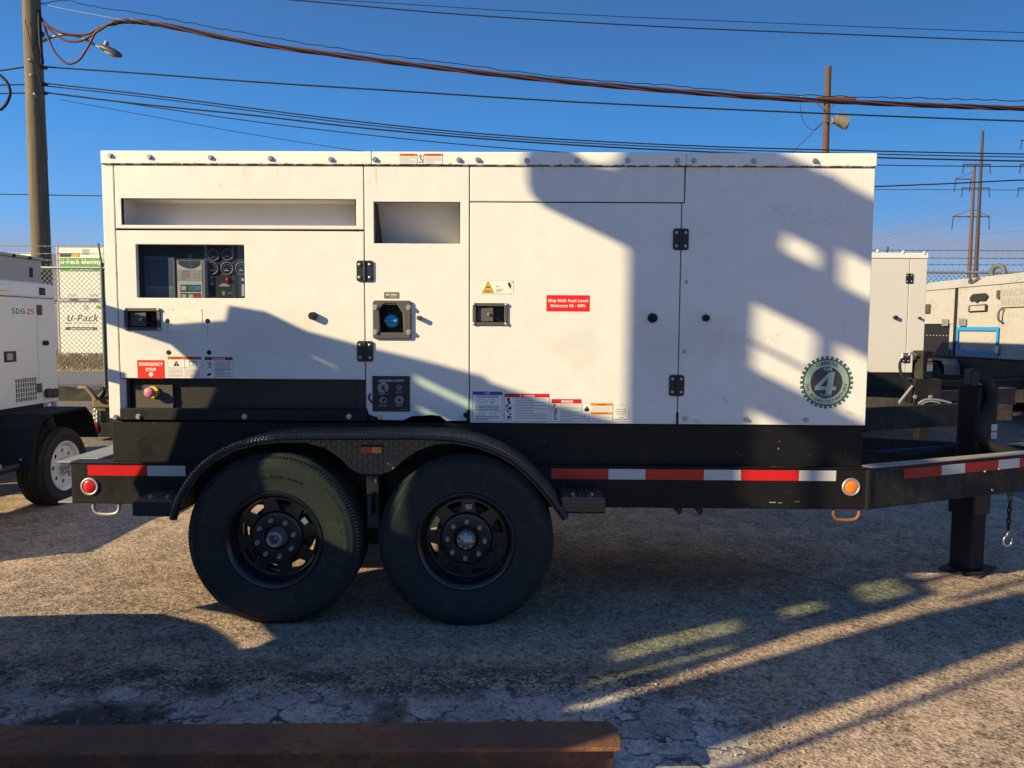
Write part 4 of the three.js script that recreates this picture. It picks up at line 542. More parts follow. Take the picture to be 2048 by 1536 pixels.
// ---- drawbar shared by the trailers: two beams meeting in front, jack post on the centre line
function drawbar(G, x0, zn, zf, yb, yt, mat) {
  const zc = (zn + zf) / 2, run = (zn - zf) / 2 - .05, len = run / Math.sin(.416), out = [];
  for (const s of [1, -1]) {
    const b = add(G, 'drawbar_beam', box(0, len, yb, yt, -.05, 0, .008, 2), mat, [x0, 0, s > 0 ? zn : zf], [0, s > 0 ? .416 : -.416, 0]);
    if (s < 0) b.geometry = box(0, len, yb, yt, 0, .05, .008, 2); out.push(b);
  }
  const xe = x0 + run / Math.tan(.416); add(G, 'coupler', merge([box(xe - .1, xe + .25, yb + .03, yt - .03, zc - .06, zc + .06), new THREE.TorusGeometry(.05, .02, 10, 24).rotateX(Math.PI / 2).translate(xe + .3, yb + .09, zc)]), mat);
  return out;
}
{
  const G = gen, beams = drawbar(G, 1.74, .03, DEPTH - .03, FRB, FRT, DUSTY), nb = beams[0], fb = beams[1];
  add(nb, 'corner_weld', new THREE.CylinderGeometry(.03, .03, FRT - FRB, 16), BLACK, [.004, (FRB + FRT) / 2, -.027]);
  add(nb, 'top_flange', box(.0, 1.5, FRT - .002, FRT + .005, -.07, .004, .002), M([.3, .27, .23], .6));
  const RED = M('#ffffff', .3, 0, { map: canvasTex(256, 64, (g, w, h) => { g.fillStyle = '#a8221f'; g.fillRect(0, 0, w, h); g.fillStyle = '#701412'; for (let y = 8; y < h; y += 10) g.fillRect(0, y, w, 2); }) }), WHT = M('#ffffff', .3, 0, { map: canvasTex(256, 64, (g, w, h) => { g.fillStyle = '#c4c4c6'; g.fillRect(0, 0, w, h); g.fillStyle = '#8c8c92'; for (let y = 8; y < h; y += 10) g.fillRect(0, y, w, 2); }) });
  const along = (px, py) => { const o = new THREE.Vector3(1.74, 0, .03), n = new THREE.Vector3(Math.sin(.416), 0, Math.cos(.416)), r = ray(px, py), t = o.clone().sub(camera.position).dot(n) / r.dot(n), p = r.multiplyScalar(t).add(camera.position); return { s: p.clone().sub(o).dot(new THREE.Vector3(Math.cos(.416), 0, -Math.sin(.416))), y: p.y }; };
  for (const [a, b, y, w] of [[1808, 1883, 943, 0], [1883, 1930, 936, 1], [1930, 1997, 930, 0], [1997, 2039, 925, 1], [2039, 2110, 920, 0]]) { const p = along(a, y), q = along(b, y); add(nb, 'reflective_tape', new THREE.PlaneGeometry(q.s - p.s, .052), w ? WHT : RED, [(p.s + q.s) / 2, FRT - .046, .0015]); }
  for (const [px, py] of [[1970, 943], [1998, 938], [1984, 980]]) { const p = along(px, py); add(nb, 'beam_bolt', roundHead, STEEL, [p.s, p.y, .001]); }
  add(fb, 'reflective_tape', new THREE.PlaneGeometry(.16, .05), WHT, [.1, FRT - .05, .0515]);
  // document holder on the far beam
  { const d = add(fb, 'document_box', box(.3, .46, FRT - .16, FRT - .01, .051, .075, .008, 2), PLASTIC); add(d, 'data_sheet', new THREE.PlaneGeometry(.1, .12), M('#ffffff', .6, 0, { map: canvasTex(160, 190, (g, w, h) => { g.fillStyle = '#c9c8c4'; g.fillRect(0, 0, w, h); scribble(g, 12, 14, 135, 9, 18, '#666', 5); g.fillStyle = '#223'; g.fillRect(20, 34, 26, 12); g.fillRect(110, 30, 22, 10); }) }), [.365, FRT - .085, .0755]); add(d, 'side_tag', new THREE.PlaneGeometry(.025, .11), M([.3, .32, .25], .7), [.44, FRT - .085, .0755]); }
  // jack: housing above the drawbar, telescopic leg below, foot plate
  const jz = DEPTH / 2, jx = onZ(1936, 1060, jz).x, J = (g, m, n, p, r) => add(G, n, g, m, p, r), yTop = onZ(1940, 768, jz).y;
  const leg = J(box(-.066, .066, .012, FRB + .06, -.066, .066, .012, 2), DUSTY, 'jack_leg', [jx, 0, jz], [0, .5, 0]);
  add(leg, 'jack_sleeve', box(-.08, .08, onZ(1935, 1026, jz).y, FRB + .08, -.08, .08, .012, 2), PLASTIC); add(leg, 'spring_pin', new THREE.CylinderGeometry(.022, .022, .1, 14).rotateZ(Math.PI / 2), PLASTIC, [-.12, FRB - .06, .01]);
  J(plate(rrect(-.15, -.11, .15, .11, .012), 0, .012, .002).rotateX(-Math.PI / 2), DUSTY, 'foot_plate', [jx + .01, .012, jz], [0, .75, 0]);
  const hs = J(box(-.085, .085, FRT - .1, yTop, -.07, .07, .02, 3), BLACK, 'jack_housing', [jx + .02, 0, jz], [0, .42, 0]);
  add(hs, 'housing_label', new THREE.PlaneGeometry(.05, .085), M('#ffffff', .5, 0, { map: canvasTex(80, 136, (g, w, h) => { g.fillStyle = '#d2d2d0'; g.fillRect(0, 0, w, h); g.fillStyle = '#b4562a'; g.fillRect(0, 56, w, 20); scribble(g, 8, 12, 64, 3, 14, '#666', 4); scribble(g, 8, 88, 64, 3, 14, '#666', 4); }) }), [.05, yTop - .27, .0715]);
  for (const y of [.05, .1]) add(hs, 'housing_bolt', hexBolt, ZINC, [-.06, FRT + y + .02, .07]); for (const y of [0, -.05]) add(hs, 'housing_bolt', hexBolt, ZINC, [.07, FRT + y - .01, .07]);
  const H = (px, py) => onZ(px, py, jz + .1);
  add(G, 'conduit', tube([H(1942, 750), H(1962, 752), H(1980, 772), H(1984, 795), H(1972, 825), H(1960, 850), H(1965, 876), H(1988, 893), H(2025, 905), H(2070, 918)], .03, 80, 14), RUBBER);
  add(G, 'conduit_elbow', merge([box(H(1935, 760).x, H(1952, 760).x, H(1940, 772).y, H(1940, 738).y, jz + .06, jz + .14, .012, 2)]), PLASTIC);
  add(G, 'wiring_loom', tube([[1.7, .74, -.35], [1.85, .735, -.4], [2.1, .715, -.42], [2.35, .73, -.5], [2.52, .76, -.58]], .011, 40), RUBBER); add(G, 'wiring_loom', tube([[1.7, .72, -.5], [1.95, .71, -.5], [2.2, .722, -.55], [2.5, .735, -.6]], .008, 40), M([.03, .03, .12], .6));
  // safety chain with a hook
  const cp0 = along(2028, 984), base = new THREE.Vector3(1.74 + cp0.s * Math.cos(.416), FRB - .005, .03 - cp0.s * Math.sin(.416) - .03); const link = new THREE.TorusGeometry(.016, .0048, 8, 18).scale(.72, 1.25, 1);
  const ch = add(G, 'safety_chain', tube([[base.x - .012, FRB + .01, base.z], [base.x - .008, FRB - .03, base.z], [base.x + .008, FRB - .03, base.z], [base.x + .012, FRB + .01, base.z]], .005, 20), RUST_BAR);
  for (let i = 0; i < 6; i++) add(ch, 'chain_link', link, i < 1 ? RUST_BAR : PLASTIC, [base.x, FRB - .045 - i * .031, base.z], [0, i % 2 ? 1.35 : .25, 0]);
  add(ch, 'hook', tube([[base.x, FRB - .225, base.z], [base.x - .005, FRB - .245, base.z], [base.x - .022, FRB - .27, base.z], [base.x - .02, FRB - .3, base.z], [base.x, FRB - .31, base.z], [base.x + .02, FRB - .295, base.z], [base.x + .022, FRB - .265, base.z]], .006, 40), CHROME);
  settle(gen, -.16, 0, DEPTH / 2);
}

// ================================================================ OTHER MACHINES IN THE YARD
const wheelSet = (G, xs, zn, zf) => { for (const x of xs) { bigWheel(G, x, TR - .0125, zn + .24, .2, 0, true); const w = bigWheel(G, x, TR - .0125, zf - .24, .2, 0, true); w.rotation.y = Math.PI; add(G, 'axle', new THREE.CylinderGeometry(.038, .038, zn - zf, 16).rotateX(Math.PI / 2), PLASTIC, [x, TR - .0125, (zn + zf) / 2]); } };
function siblingUnit(G, xr, zn, len, back = 0, deep = 1.3) {               // same family of trailer: body, cap, skirt, frame, wheels, drawbar
  const zf = zn - deep, xl = xr - len;
  add(G, 'body', box(xl - back, xr - back, BOT, CAPB, zf, zn - .02, .006), WHITE);
  add(G, 'cap_rail', box(xl - .008 - back, xr + .008 - back, CAPB + .002, TOP, zf - .008, zn + .008, .008, 2), WHITE);
  add(G, 'base_skirt', box(xl + .01 - back, xr - .01 - back, FRT, BOT - .003, zf + .01, zn - .012), BLACK);
  add(G, 'frame_rail', box(xl - .15 - back, xr + .02, FRB, FRT - .002, zn - .02, zn + .03, .006), BLACK); add(G, 'frame_rail', box(xl - .15 - back, xr + .02, FRB, FRT - .002, zf - .03, zf + .02, .006), BLACK);
  add(G, 'crossmember', box(xl - .15 - back, xl - .09 - back, FRB, FRT - .003, zf + .02, zn - .02), BLACK); add(G, 'crossmember', box(xr - .06, xr, FRB, FRT - .003, zf + .02, zn - .02), BLACK);
  wheelSet(G, [xl + .9, xl + 1.81], zn, zf);
  return drawbar(G, xr + .02, zn + .03, zf - .03, FRB, FRT - .002, DUSTY);
}
{ // the white unit standing behind at the drawbar end
  const WHITE2 = M([.6, .585, .56], .55), zn = 3.8 - 8.6, q = onZ(1858, 500, zn), xr = q.x - .01, G = thing('generator_trailer', 'white generator cabinet with a seam of black hinges behind the drawbar', 'generator');
  siblingUnit(G, xr, zn, 3.76); const xs = onZ(1817, 600, zn).x;
  add(G, 'side_panel', plate(rrect(xs + .004, BOT, xr, CAPB - .002), zn, .02, .003), WHITE2); add(G, 'side_panel', plate(rrect(xr - 2.2, BOT, xs - .004, CAPB - .002), zn, .02, .003), WHITE2);
  for (const [a, b] of [[551, 563], [710, 722]]) { const p0 = onZ(1811, b, zn).x, c = (onZ(1817, a, zn).y + onZ(1817, b, zn).y) / 2; const h = add(G, 'hinge', plate(rrect(xs - .04, c - .055, xs + .04, c + .055, .012), zn + .008, .008, .002), PLASTIC); for (const i of [-1, 1]) for (const j of [-1, 1]) add(h, 'hinge_bolt', roundHead, STEEL, [xs + i * .024, c + j * .032, zn + .009]); }
  for (const [px, py, r] of [[1790, 635, .022], [1838, 636, .013]]) { const c = onZ(px, py, zn); add(G, 'rubber_stop', cylZ(r, .034, 20), RUBBER, [c.x, c.y, zn]); }
  for (const [px, py] of [[1755, 502], [1806, 504], [1848, 506]]) { const c = onZ(px, py, zn); add(G, 'cap_bolt', roundHead.clone().scale(2, 2, 1.6), WHITE, [c.x, c.y, zn + .008]); }
  settle(G, xr - 1.9, 0, zn - .65);
}
{ // the unit in between, of which only the drawbar and jack stand clear of the big one
  const zn = 3.8 - 6.75, xr = 3.02, zc = zn - .65, G = thing('generator_trailer', 'generator trailer behind the large one, with a side wind jack on its drawbar', 'generator');
  const [nb] = siblingUnit(G, xr, zn, 3.0, 1.9); const j = onZ(1846, 760, zc), H = (px, py, dz = 0) => onZ(px, py, zc + dz), yt = H(1842, 701).y, yb = H(1842, 758).y;
  const jk = add(G, 'jack_housing', box(-.075, .075, yb, yt, -.06, .06, .012, 2), DUSTY, [j.x - .01, 0, zc], [0, .45, 0]);
  add(jk, 'jack_label', new THREE.PlaneGeometry(.08, .13), M('#ffffff', .5, 0, { map: canvasTex(120, 196, (g, w, h) => { g.fillStyle = '#5a4a44'; g.fillRect(0, 0, w, 60); text(g, 'RAM', w / 2, 32, 40, '#cfc4bc'); g.fillStyle = '#d9702a'; g.fillRect(0, 68, w, 36); g.fillStyle = '#c9c6c0'; g.fillRect(0, 104, w, 92); scribble(g, 10, 112, 100, 6, 14, '#666', 4); }) }), [.02, yt - .13, .0612]);
  add(G, 'jack_base', box(j.x - .13, j.x + .13, FRT - .02, yb + .005, zc - .09, zc + .1, .01, 2), BLACK); add(G, 'jack_leg', box(j.x - .05, j.x + .05, .012, FRT, zc - .05, zc + .05, .008), BLACK); add(G, 'foot_plate', box(j.x - .13, j.x + .13, 0, .012, zc - .1, zc + .1, .002), DUSTY);
  for (const [px, py] of [[1830, 794], [1861, 794]]) { const c = H(px, py, .1); add(G, 'jack_bolt', hexBolt.clone().scale(1.6, 1.6, 1), ZINC, [c.x, c.y, zc + .1]); }
  add(G, 'crank', merge([tube([H(1832, 710, .08), H(1822, 706, .08), H(1816, 712, .08), H(1806, 708, .08)], .012, 20), tube([H(1806, 708, .08), H(1804, 716, .08)], .02, 6)]), ZINC);
  add(G, 'brake_hose', tube([H(1808, 712, .08), H(1800, 728, .09), H(1803, 748, .09), H(1815, 762, .08), H(1825, 770, .08)], .014, 40), RUBBER);
  add(G, 'jack_handle', tube([H(1825, 772, .1), H(1798, 806, .14)], .014, 8), GALV);
  add(G, 'cable', merge([tube([H(1836, 808, .1), H(1850, 800, .1), H(1875, 800, .1), H(1902, 806, .1)], .012, 30), tube([H(1840, 810, .1), H(1858, 803, .1), H(1880, 806, .1)], .01, 30)]), GALV);
  add(G, 'bulkhead_plate', box(H(1875, 820).x, H(1875, 820).x + .16, FRB - .05, FRT - .03, zc - .04, zc + .04), PLASTIC);
  settle(G, xr - 1.9, 0, zc);
}
{ // weathered white generator standing side on, to the right
  const xc = 7.5, zN = -7.0, zF = -10.75, G = thing('generator_trailer', 'weathered white generator with a blue tape rectangle on its door', 'generator');
  const q = (px, py) => onX(px, py, xc), eave = q(1950, 573).y, wb = q(1950, 714).y, seamZ = q(1914, 620).z, s2 = q(2000, 620).z, top = eave + .16;
  const OLD = M('#ffffff', .6, 0, { map: dataTex(512, 512, (u, v) => { const a = samp(nMid, u * 2, v * 2), b = samp(nLow, u, v); const k = 1 - .22 * smooth(.45, .75, a * .6 + b * .4); return [.41 * k, .4 * k, .38 * k]; }, true, [.7, .7]) });
  const side = (z0, z1, y0, y1, x = xc) => plate(rrect(z0, y0, z1, y1), 0, .03, .004).rotateY(-Math.PI / 2).translate(x, 0, 0);
  add(G, 'body', box(xc + .03, xc + 1.2, wb - .02, eave, zF, zN), PLASTIC_GREY);
  add(G, 'roof', (() => { const g = new THREE.ExtrudeGeometry(poly([[0, 0], [1.2, 0], [1.02, top - eave], [.18, top - eave]]), { depth: zN - zF, bevelEnabled: true, bevelSize: .01, bevelThickness: .01, bevelOffset: -.01 }); return g.translate(xc - .02, eave + .004, zF); })(), OLD);
  add(G, 'door', side(seamZ + .015, s2 - .006, wb, eave - .004), OLD).userData.label = 'door with a rectangle of blue tape'; add(G, 'door', side(s2 + .006, zN, wb, eave - .004), OLD); add(G, 'side_panel', side(zF, seamZ - .03, wb + .55, eave - .004), OLD); add(G, 'side_panel', side(seamZ - .2, seamZ - .03, wb + .1, wb + .545), OLD);
  add(G, 'door_seam', box(xc - .034, xc + .02, wb, eave - .004, seamZ - .026, seamZ + .012, .003), PLASTIC); for (let i = 0; i < 7; i++) add(G, 'rivet', new THREE.SphereGeometry(.013, 8, 6), GALV, [xc + .018, wb + .34, seamZ - .3 - i * .11]);
  add(G, 'outlet_recess', box(xc + .02, xc + .06, wb, wb + .54, zF, seamZ - .21), PLASTIC);
  const sheet = (name, r, z, w, h, draw) => { const a = q(r[0], r[1]), b = q(r[2], r[3]); const m = add(G, name, new THREE.PlaneGeometry(b.z - a.z, a.y - b.y).rotateY(-Math.PI / 2), M('#ffffff', .6, 0, { map: canvasTex(w, h, draw) }), [xc - z, (a.y + b.y) / 2, (a.z + b.z) / 2]); return m; };
  { const a = q(1917, 654), b = q(1999, 712), BLUE = M([.02, .25, .62], .6), t = .06, tp = (z0, z1, y0, y1) => box(xc - .0345, xc - .0315, y0, y1, z0, z1, .001), y1 = a.y, y0 = b.y; const p = add(G, 'blue_tape', tp(a.z, b.z, y1 - t, y1), BLUE); add(p, 'tape_strip', tp(a.z, b.z, y0, y0 + t), BLUE); add(p, 'tape_strip', tp(a.z, a.z + t, y0 + t, y1 - t), BLUE); add(p, 'tape_strip', tp(b.z - t, b.z, y0 + t, y1 - t), BLUE); for (const c of [p]) c.position.x += .0; }
  const patch = (r, pts, m = M([.02, .02, .024], .9)) => { const g = plate(poly(pts.map(([px, py]) => { const p = q(px, py); return [p.z, p.y]; })), 0, .003, 0).rotateY(-Math.PI / 2).translate(xc - .033, 0, 0); return add(G, r, g, m); };
  patch('paint_smear', [[1944, 594], [1950, 588], [1962, 587], [1976, 586], [1980, 592], [1974, 601], [1962, 601], [1956, 605], [1950, 601], [1944, 603]]);
  patch('paint_frame', [[1942, 611], [1978, 608], [1977, 622], [1940, 624]]); patch('paint_frame_inner', [[1945, 612.5], [1974, 610.5], [1973.5, 620.5], [1944, 622]], OLD).position.x -= .004;
  sheet('faded_lettering', [2006, 577, 2075, 612], .0335, 300, 150, (g, w, h) => { g.fillStyle = '#a19f9a'; g.fillRect(0, 0, w, h); text(g, 'WACKER', 8, 40, 72, '#8f8c85', 290, 'left'); text(g, 'NEUSON', 8, 112, 72, '#8f8c85', 290, 'left'); });
  for (const [a, b, c, d, m] of [[1998, 580, 2005, 597, PLASTIC_GREY], [1995, 692, 2002, 706, ZINC], [1922, 637, 1936, 652, GALV], [1888, 638, 1900, 652, GALV], [1852, 608, 1863, 626, PLASTIC_GREY]]) { const p = q(a, d), r = q(c, b); add(G, 'latch', box(xc - .045, xc - .025, p.y, r.y, Math.min(p.z, r.z), Math.max(p.z, r.z), .004), m); }
  { const c = q(2010, 630); add(G, 'door_handle', tube([[xc - .03, q(2010, 617).y, c.z], [xc - .09, q(2010, 622).y, c.z], [xc - .09, q(2010, 640).y, c.z], [xc - .03, q(2010, 645).y, c.z]], .016, 20), PLASTIC_GREY); const e = q(1940, 559); add(G, 'lifting_hook', tube([[xc + .08, e.y + .03, e.z - .12], [xc + .03, e.y - .04, e.z - .06], [xc + .03, e.y - .04, e.z + .06], [xc + .08, e.y + .04, e.z + .12]], .022, 20), PLASTIC_GREY); add(G, 'lifting_eye', new THREE.TorusGeometry(.11, .04, 10, 28).rotateY(-1.2), M([.09, .1, .09], .7), [xc + .3, top + .06, onX(1996, 545, xc + .3).z]); }
  add(G, 'base', box(xc - .02, xc + 1.22, .5, wb - .025, zF, zN + .1, .01), BLACK); add(G, 'frame_rail', box(xc - .05, xc + .05, .42, .53, zF - .2, zN + .6, .006), DUSTY); add(G, 'frame_rail', box(xc + 1.15, xc + 1.25, .42, .53, zF - .2, zN + .6, .006), DUSTY);
  const wc = q(1886, 805); for (const s of [0, 1]) { const w = bigWheel(G, xc - .02 + s * 1.28 - .22 + s * .44, TR - .0125, wc.z, .1, 0, true); w.rotation.y = s ? Math.PI / 2 : -Math.PI / 2; } add(G, 'axle', new THREE.CylinderGeometry(.04, .04, 1.4, 14).rotateZ(Math.PI / 2), PLASTIC, [xc + .6, TR, wc.z]);
  { const z0 = wc.z - .55, z1 = wc.z + .55, g = plate(poly([[-z1, .5], [-z1 + .06, .82], [-z1 + .16, .9], [-z0 - .16, .9], [-z0 - .06, .82], [-z0, .5], [-z0 - .02, .5], [-z0 - .075, .8], [-z0 - .165, .875], [-z1 + .165, .875], [-z1 + .075, .8], [-z1 + .02, .5]].map(([a, b]) => [-a, b])), 0, .27, .004).rotateY(-Math.PI / 2).translate(xc - .28, 0, 0); add(G, 'fender', g, M([.2, .2, .19], .6)); }
  add(G, 'stabiliser_leg', box(xc + .55, xc + .65, 0, .45, zN + .4, zN + .5, .01), DUSTY); add(G, 'reflective_bar', box(xc - .056, xc - .051, .5, .53, zN - 1.2, zN - .4, .001), M([.6, .6, .58], .4));
  settle(G, xc + .6, 0, (zN + zF) / 2);
}
{ // one more of the row, between those two: its drawbar shows through the gap and its cabinet shades the weathered one
  const zn = -6.4, xr = 5.28, G = thing('generator_trailer', 'generator trailer standing between the narrow white cabinet and the weathered one', 'generator'); siblingUnit(G, xr, zn, 3.76, 0, 2.3); add(G, 'jack_leg', box(xr + .75, xr + .85, 0, FRT + .2, zn - 1.2, zn - 1.1, .008), BLACK); settle(G, xr - 1.9, 0, zn - 1.15);
}
// ---- small generator at the left, seen along its side
{
  const xs = -3.9, zN = -1.5, G = thing('generator_trailer', 'small pale generator marked SDG25 on a single axle trailer', 'generator'), q = (px, py, x = xs) => onX(px, py, x);
  const far = q(112, 700), zF = far.z, top = q(100, 568).y, lid = q(100, 598).y, bot = q(105, 803).y, seam = q(76, 700).z;
  const PALE = M('#ffffff', .5, 0, { map: dataTex(512, 512, (u, v) => { const k = 1 - .06 * samp(nMid, u * 2, v * 2) - .05 * samp(nLow, u, v); return [.82 * k, .82 * k, .82 * k]; }, true, [.8, .8]) });
  add(G, 'body', box(xs - 1.05, xs - .015, bot, lid, zF + .01, zN - .01), PALE);
  add(G, 'lid', box(xs - 1.06, xs + .004, lid + .004, top, zF, zN, .02, 2), PALE);
  const side = (z0, z1, y0, y1, holes = []) => { const s = rrect(-z1, y0, -z0, y1); for (const h of holes) s.holes.push(rrect(-h[1], h[2], -h[0], h[3], .002, new THREE.Path())); return plate(s, 0, .009, .0015, 2).rotateY(Math.PI / 2).translate(xs, 0, 0); };
  // plate() faces +z; turned by +90 degrees its face looks along +x and local x becomes -z
  const gr = []; { const a = q(30, 758), b = q(75, 800); for (let i = 0; i < 9; i++) for (let j = 0; j < 5; j++) { const w = (a.z - b.z) / 9, h = (a.y - b.y) / 5; gr.push([b.z + i * w + w * .11, b.z + (i + 1) * w - w * .11, b.y + j * h + h * .08, b.y + (j + 1) * h - h * .08]); } }
  add(G, 'door', side(seam + .003, zN, bot, lid - .002, gr)); G.children.at(-1).material = PALE;
  add(G, 'grille_backing', box(xs - .0135, xs - .0115, q(50, 802).y, q(50, 756).y, q(77, 780).z, q(28, 780).z, .0001), RUBBER);
  add(G, 'side_panel', side(zF, seam - .003, bot, lid - .002), PALE);
  const flat = (name, r, w, h, draw) => { const a = q(r[0], r[1]), b = q(r[2], r[3]); add(G, name, new THREE.PlaneGeometry(Math.abs(a.z - b.z), Math.abs(a.y - b.y)).rotateY(Math.PI / 2), M('#ffffff', .5, 0, { map: canvasTex(w, h, draw) }), [xs + .0012, (a.y + b.y) / 2, (a.z + b.z) / 2]); };
  flat('model_lettering', [21, 612, 72, 632], 300, 110, (g, w, h) => { g.fillStyle = '#e9e9e9'; g.fillRect(0, 0, w, h); g.font = 'bold 92px sans-serif'; g.textBaseline = 'middle'; g.fillStyle = '#4a4f48'; g.fillText('SDG', 4, 58, 165); g.fillStyle = '#c8503c'; g.fillText('25', 180, 58, 112); });
  { const a = q(8, 725), b = q(31, 702); const l = add(G, 'latch', box(xs - .004, xs + .006, a.y, b.y, b.z, a.z, .003), PLASTIC); add(l, 'paddle', box(xs + .007, xs + .012, a.y + .015, b.y - .015, b.z + .05, a.z - .02, .003), GALV); }
  { const a = q(77, 590), b = q(87, 576); add(G, 'lid_handle', box(xs + .005, xs + .016, a.y, b.y, b.z, a.z, .01, 2), PLASTIC); }
  for (const [py0, py1] of [[610, 630], [767, 785]]) { const c = q(77, py0), d = q(77, py1); add(G, 'hinge', box(xs + .001, xs + .012, d.y, c.y, c.z - .028, c.z + .028, .003), PLASTIC_GREY); }
  { const c = q(88, 686); add(G, 'rubber_stop', new THREE.CylinderGeometry(.02, .02, .03, 16).rotateZ(Math.PI / 2), RUBBER, [xs + .015, c.y, c.z]); }
  for (const px of [93, 105]) { const c = q(px, 786); add(G, 'outlet_socket', new THREE.CylinderGeometry(.036, .04, .03, 20).rotateZ(Math.PI / 2), M([.05, .02, .02], .5), [xs + .016, c.y, c.z]); }
  { const a = q(2, 569), b = q(12, 582); add(G, 'side_light', box(xs + .001, xs + .05, b.y, a.y, b.z, a.z + .1, .006), M([.75, .74, .7], .4)); }
  // trailer under it
  const fy = .62; add(G, 'base', merge([box(xs - 1.0, xs - .02, fy, bot - .006, zF + .02, zN, .006), box(xs - 1.02, xs + .0, fy - .1, fy - .003, zF - .15, zN + .5, .006)]), BLACK);
  add(G, 'mount_foot', merge([box(xs - .1, xs + .02, bot - .05, bot - .004, zF + .0, zF + .05), box(xs - .1, xs + .02, bot - .05, bot - .004, zF + .12, zF + .17)]), PALE);
  const xo = -3.56, wc = onX(131, 930, xo), R = .305, wz = wc.z;
  const tG = flatten(tyreGeometry(R, .2, .185), -R + .008);
  const w = new THREE.Group(); w.name = 'wheel'; w.position.set(xo, R - .0085, wz); w.rotation.y = Math.PI / 2; G.add(w);
  add(w, 'tyre', tG, tyreMat); const WR = M([.78, .78, .8], .4);
  add(w, 'rim', new THREE.LatheGeometry([[.17, -.19], [.165, -.08], [.172, -.02], [.186, -.008], [.196, 0], [.192, .008], [.178, 0], [.166, -.03], [.16, -.07]].map(([r, z]) => new THREE.Vector2(r, z)), 56).rotateX(Math.PI / 2), WR);
  { const s = new THREE.Shape(); s.absarc(0, 0, .164, 0, Math.PI * 2); for (let i = 0; i < 8; i++) { const a = i / 8 * 6.2832, h = new THREE.Path(); h.absellipse(.122 * Math.cos(a), .122 * Math.sin(a), .017, .017, 0, Math.PI * 2); s.holes.push(h); } add(w, 'rim_disc', plate(s, -.022, .008, .002, 30), WR); }
  for (let i = 0; i < 6; i++) add(w, 'lug_nut', lugGeo, ZINC, [.06 * Math.cos(i * 1.047), .06 * Math.sin(i * 1.047), .036]); add(w, 'hub', hubCup.clone().scale(.75, .75, .8), ZINC, [0, 0, .035]); add(w, 'brake_drum', drumGeo.clone().scale(.75, .75, .6), PLASTIC);
  { const w2 = w.clone(); w2.position.x = xs - 1.4; w2.rotation.y = -Math.PI / 2; G.add(w2); add(G, 'axle', new THREE.CylinderGeometry(.035, .035, 1.5, 14).rotateZ(Math.PI / 2), PLASTIC, [xs - .5, R, wz]); }
  { const z0 = wz - .45, z1 = wz + .47, t = .735, b = .34; const S = poly([[-z1, b], [-z1 + .1, t - .1], [-z1 + .22, t], [-z0 - .17, t], [-z0 - .08, t - .08], [-z0, b + .12], [-z0 - .02, b + .12], [-z0 - .098, t - .088], [-z0 - .18, t - .02], [-z1 + .23, t - .02], [-z1 + .118, t - .11], [-z1 + .02, b]]); const f = add(G, 'fender', plate(S, 0, .32, .004).rotateY(Math.PI / 2).translate(xo + .02, 0, 0), M([.01, .012, .014], .7, 0, { specularIntensity: .35 })); for (const y of [.0]) for (const dx of [-.06, -.24]) add(f, 'fender_bolt', roundHead, ZINC, [xo + dx, b + .08, z1 - .022]); }
  add(G, 'step_tube', new THREE.CylinderGeometry(.03, .03, .9, 14).rotateX(Math.PI / 2), PLASTIC, [xo - .06, .38, wz + .95]); add(G, 'step_bracket', box(xo - .45, xo - .05, .34, .42, wz + .9, wz + .98), PLASTIC);
  add(G, 'drawbar_beam', box(xs - .56, xs - .44, fy - .09, fy - .01, zN + .49, zN + 1.9, .006), BLACK); add(G, 'jack_leg', box(xs - .55, xs - .45, 0, fy - .09, zN + 1.5, zN + 1.6, .006), BLACK);
  settle(G, xs - .5, 0, (zN + zF) / 2);
}
{ // tan generator behind it
  const xs = -5.0, q = (px, py) => onX(px, py, xs), zF = q(85, 540).z, top = q(60, 518).y, G = thing('skid_generator', 'tan generator cabinet with a dark roof edge, behind the small pale one', 'generator');
  const TAN = M([.5, .46, .38], .6), zN = zF + 1.7;
  add(G, 'body', box(xs - 1.2, xs - .012, .3, top, zF, zN, .01), TAN); add(G, 'door', plate(rrect(-zN + .05, .5, -q(62, 540).z, q(60, 534).y, .01), 0, .02, .003).rotateY(Math.PI / 2).translate(xs, 0, 0), TAN);
  add(G, 'roof_rail', box(xs - 1.22, xs + .01, top + .002, top + .03, zF - .01, zN, .008), TAN); add(G, 'skid', box(xs - 1.15, xs - .05, 0, .298, zF + .05, zN - .05), BLACK);
  for (const px of [25, 57]) { const c = q(px, 515); add(G, 'roof_bolt', new THREE.SphereGeometry(.018, 12, 8), PLASTIC, [xs + .012, top + .01, c.z]); } { const c = q(61, 545); add(G, 'hinge', box(xs + .001, xs + .014, c.y - .05, c.y + .05, c.z - .02, c.z + .02), PLASTIC); }
  settle(G, xs - .6, 0, zF + .85);
}
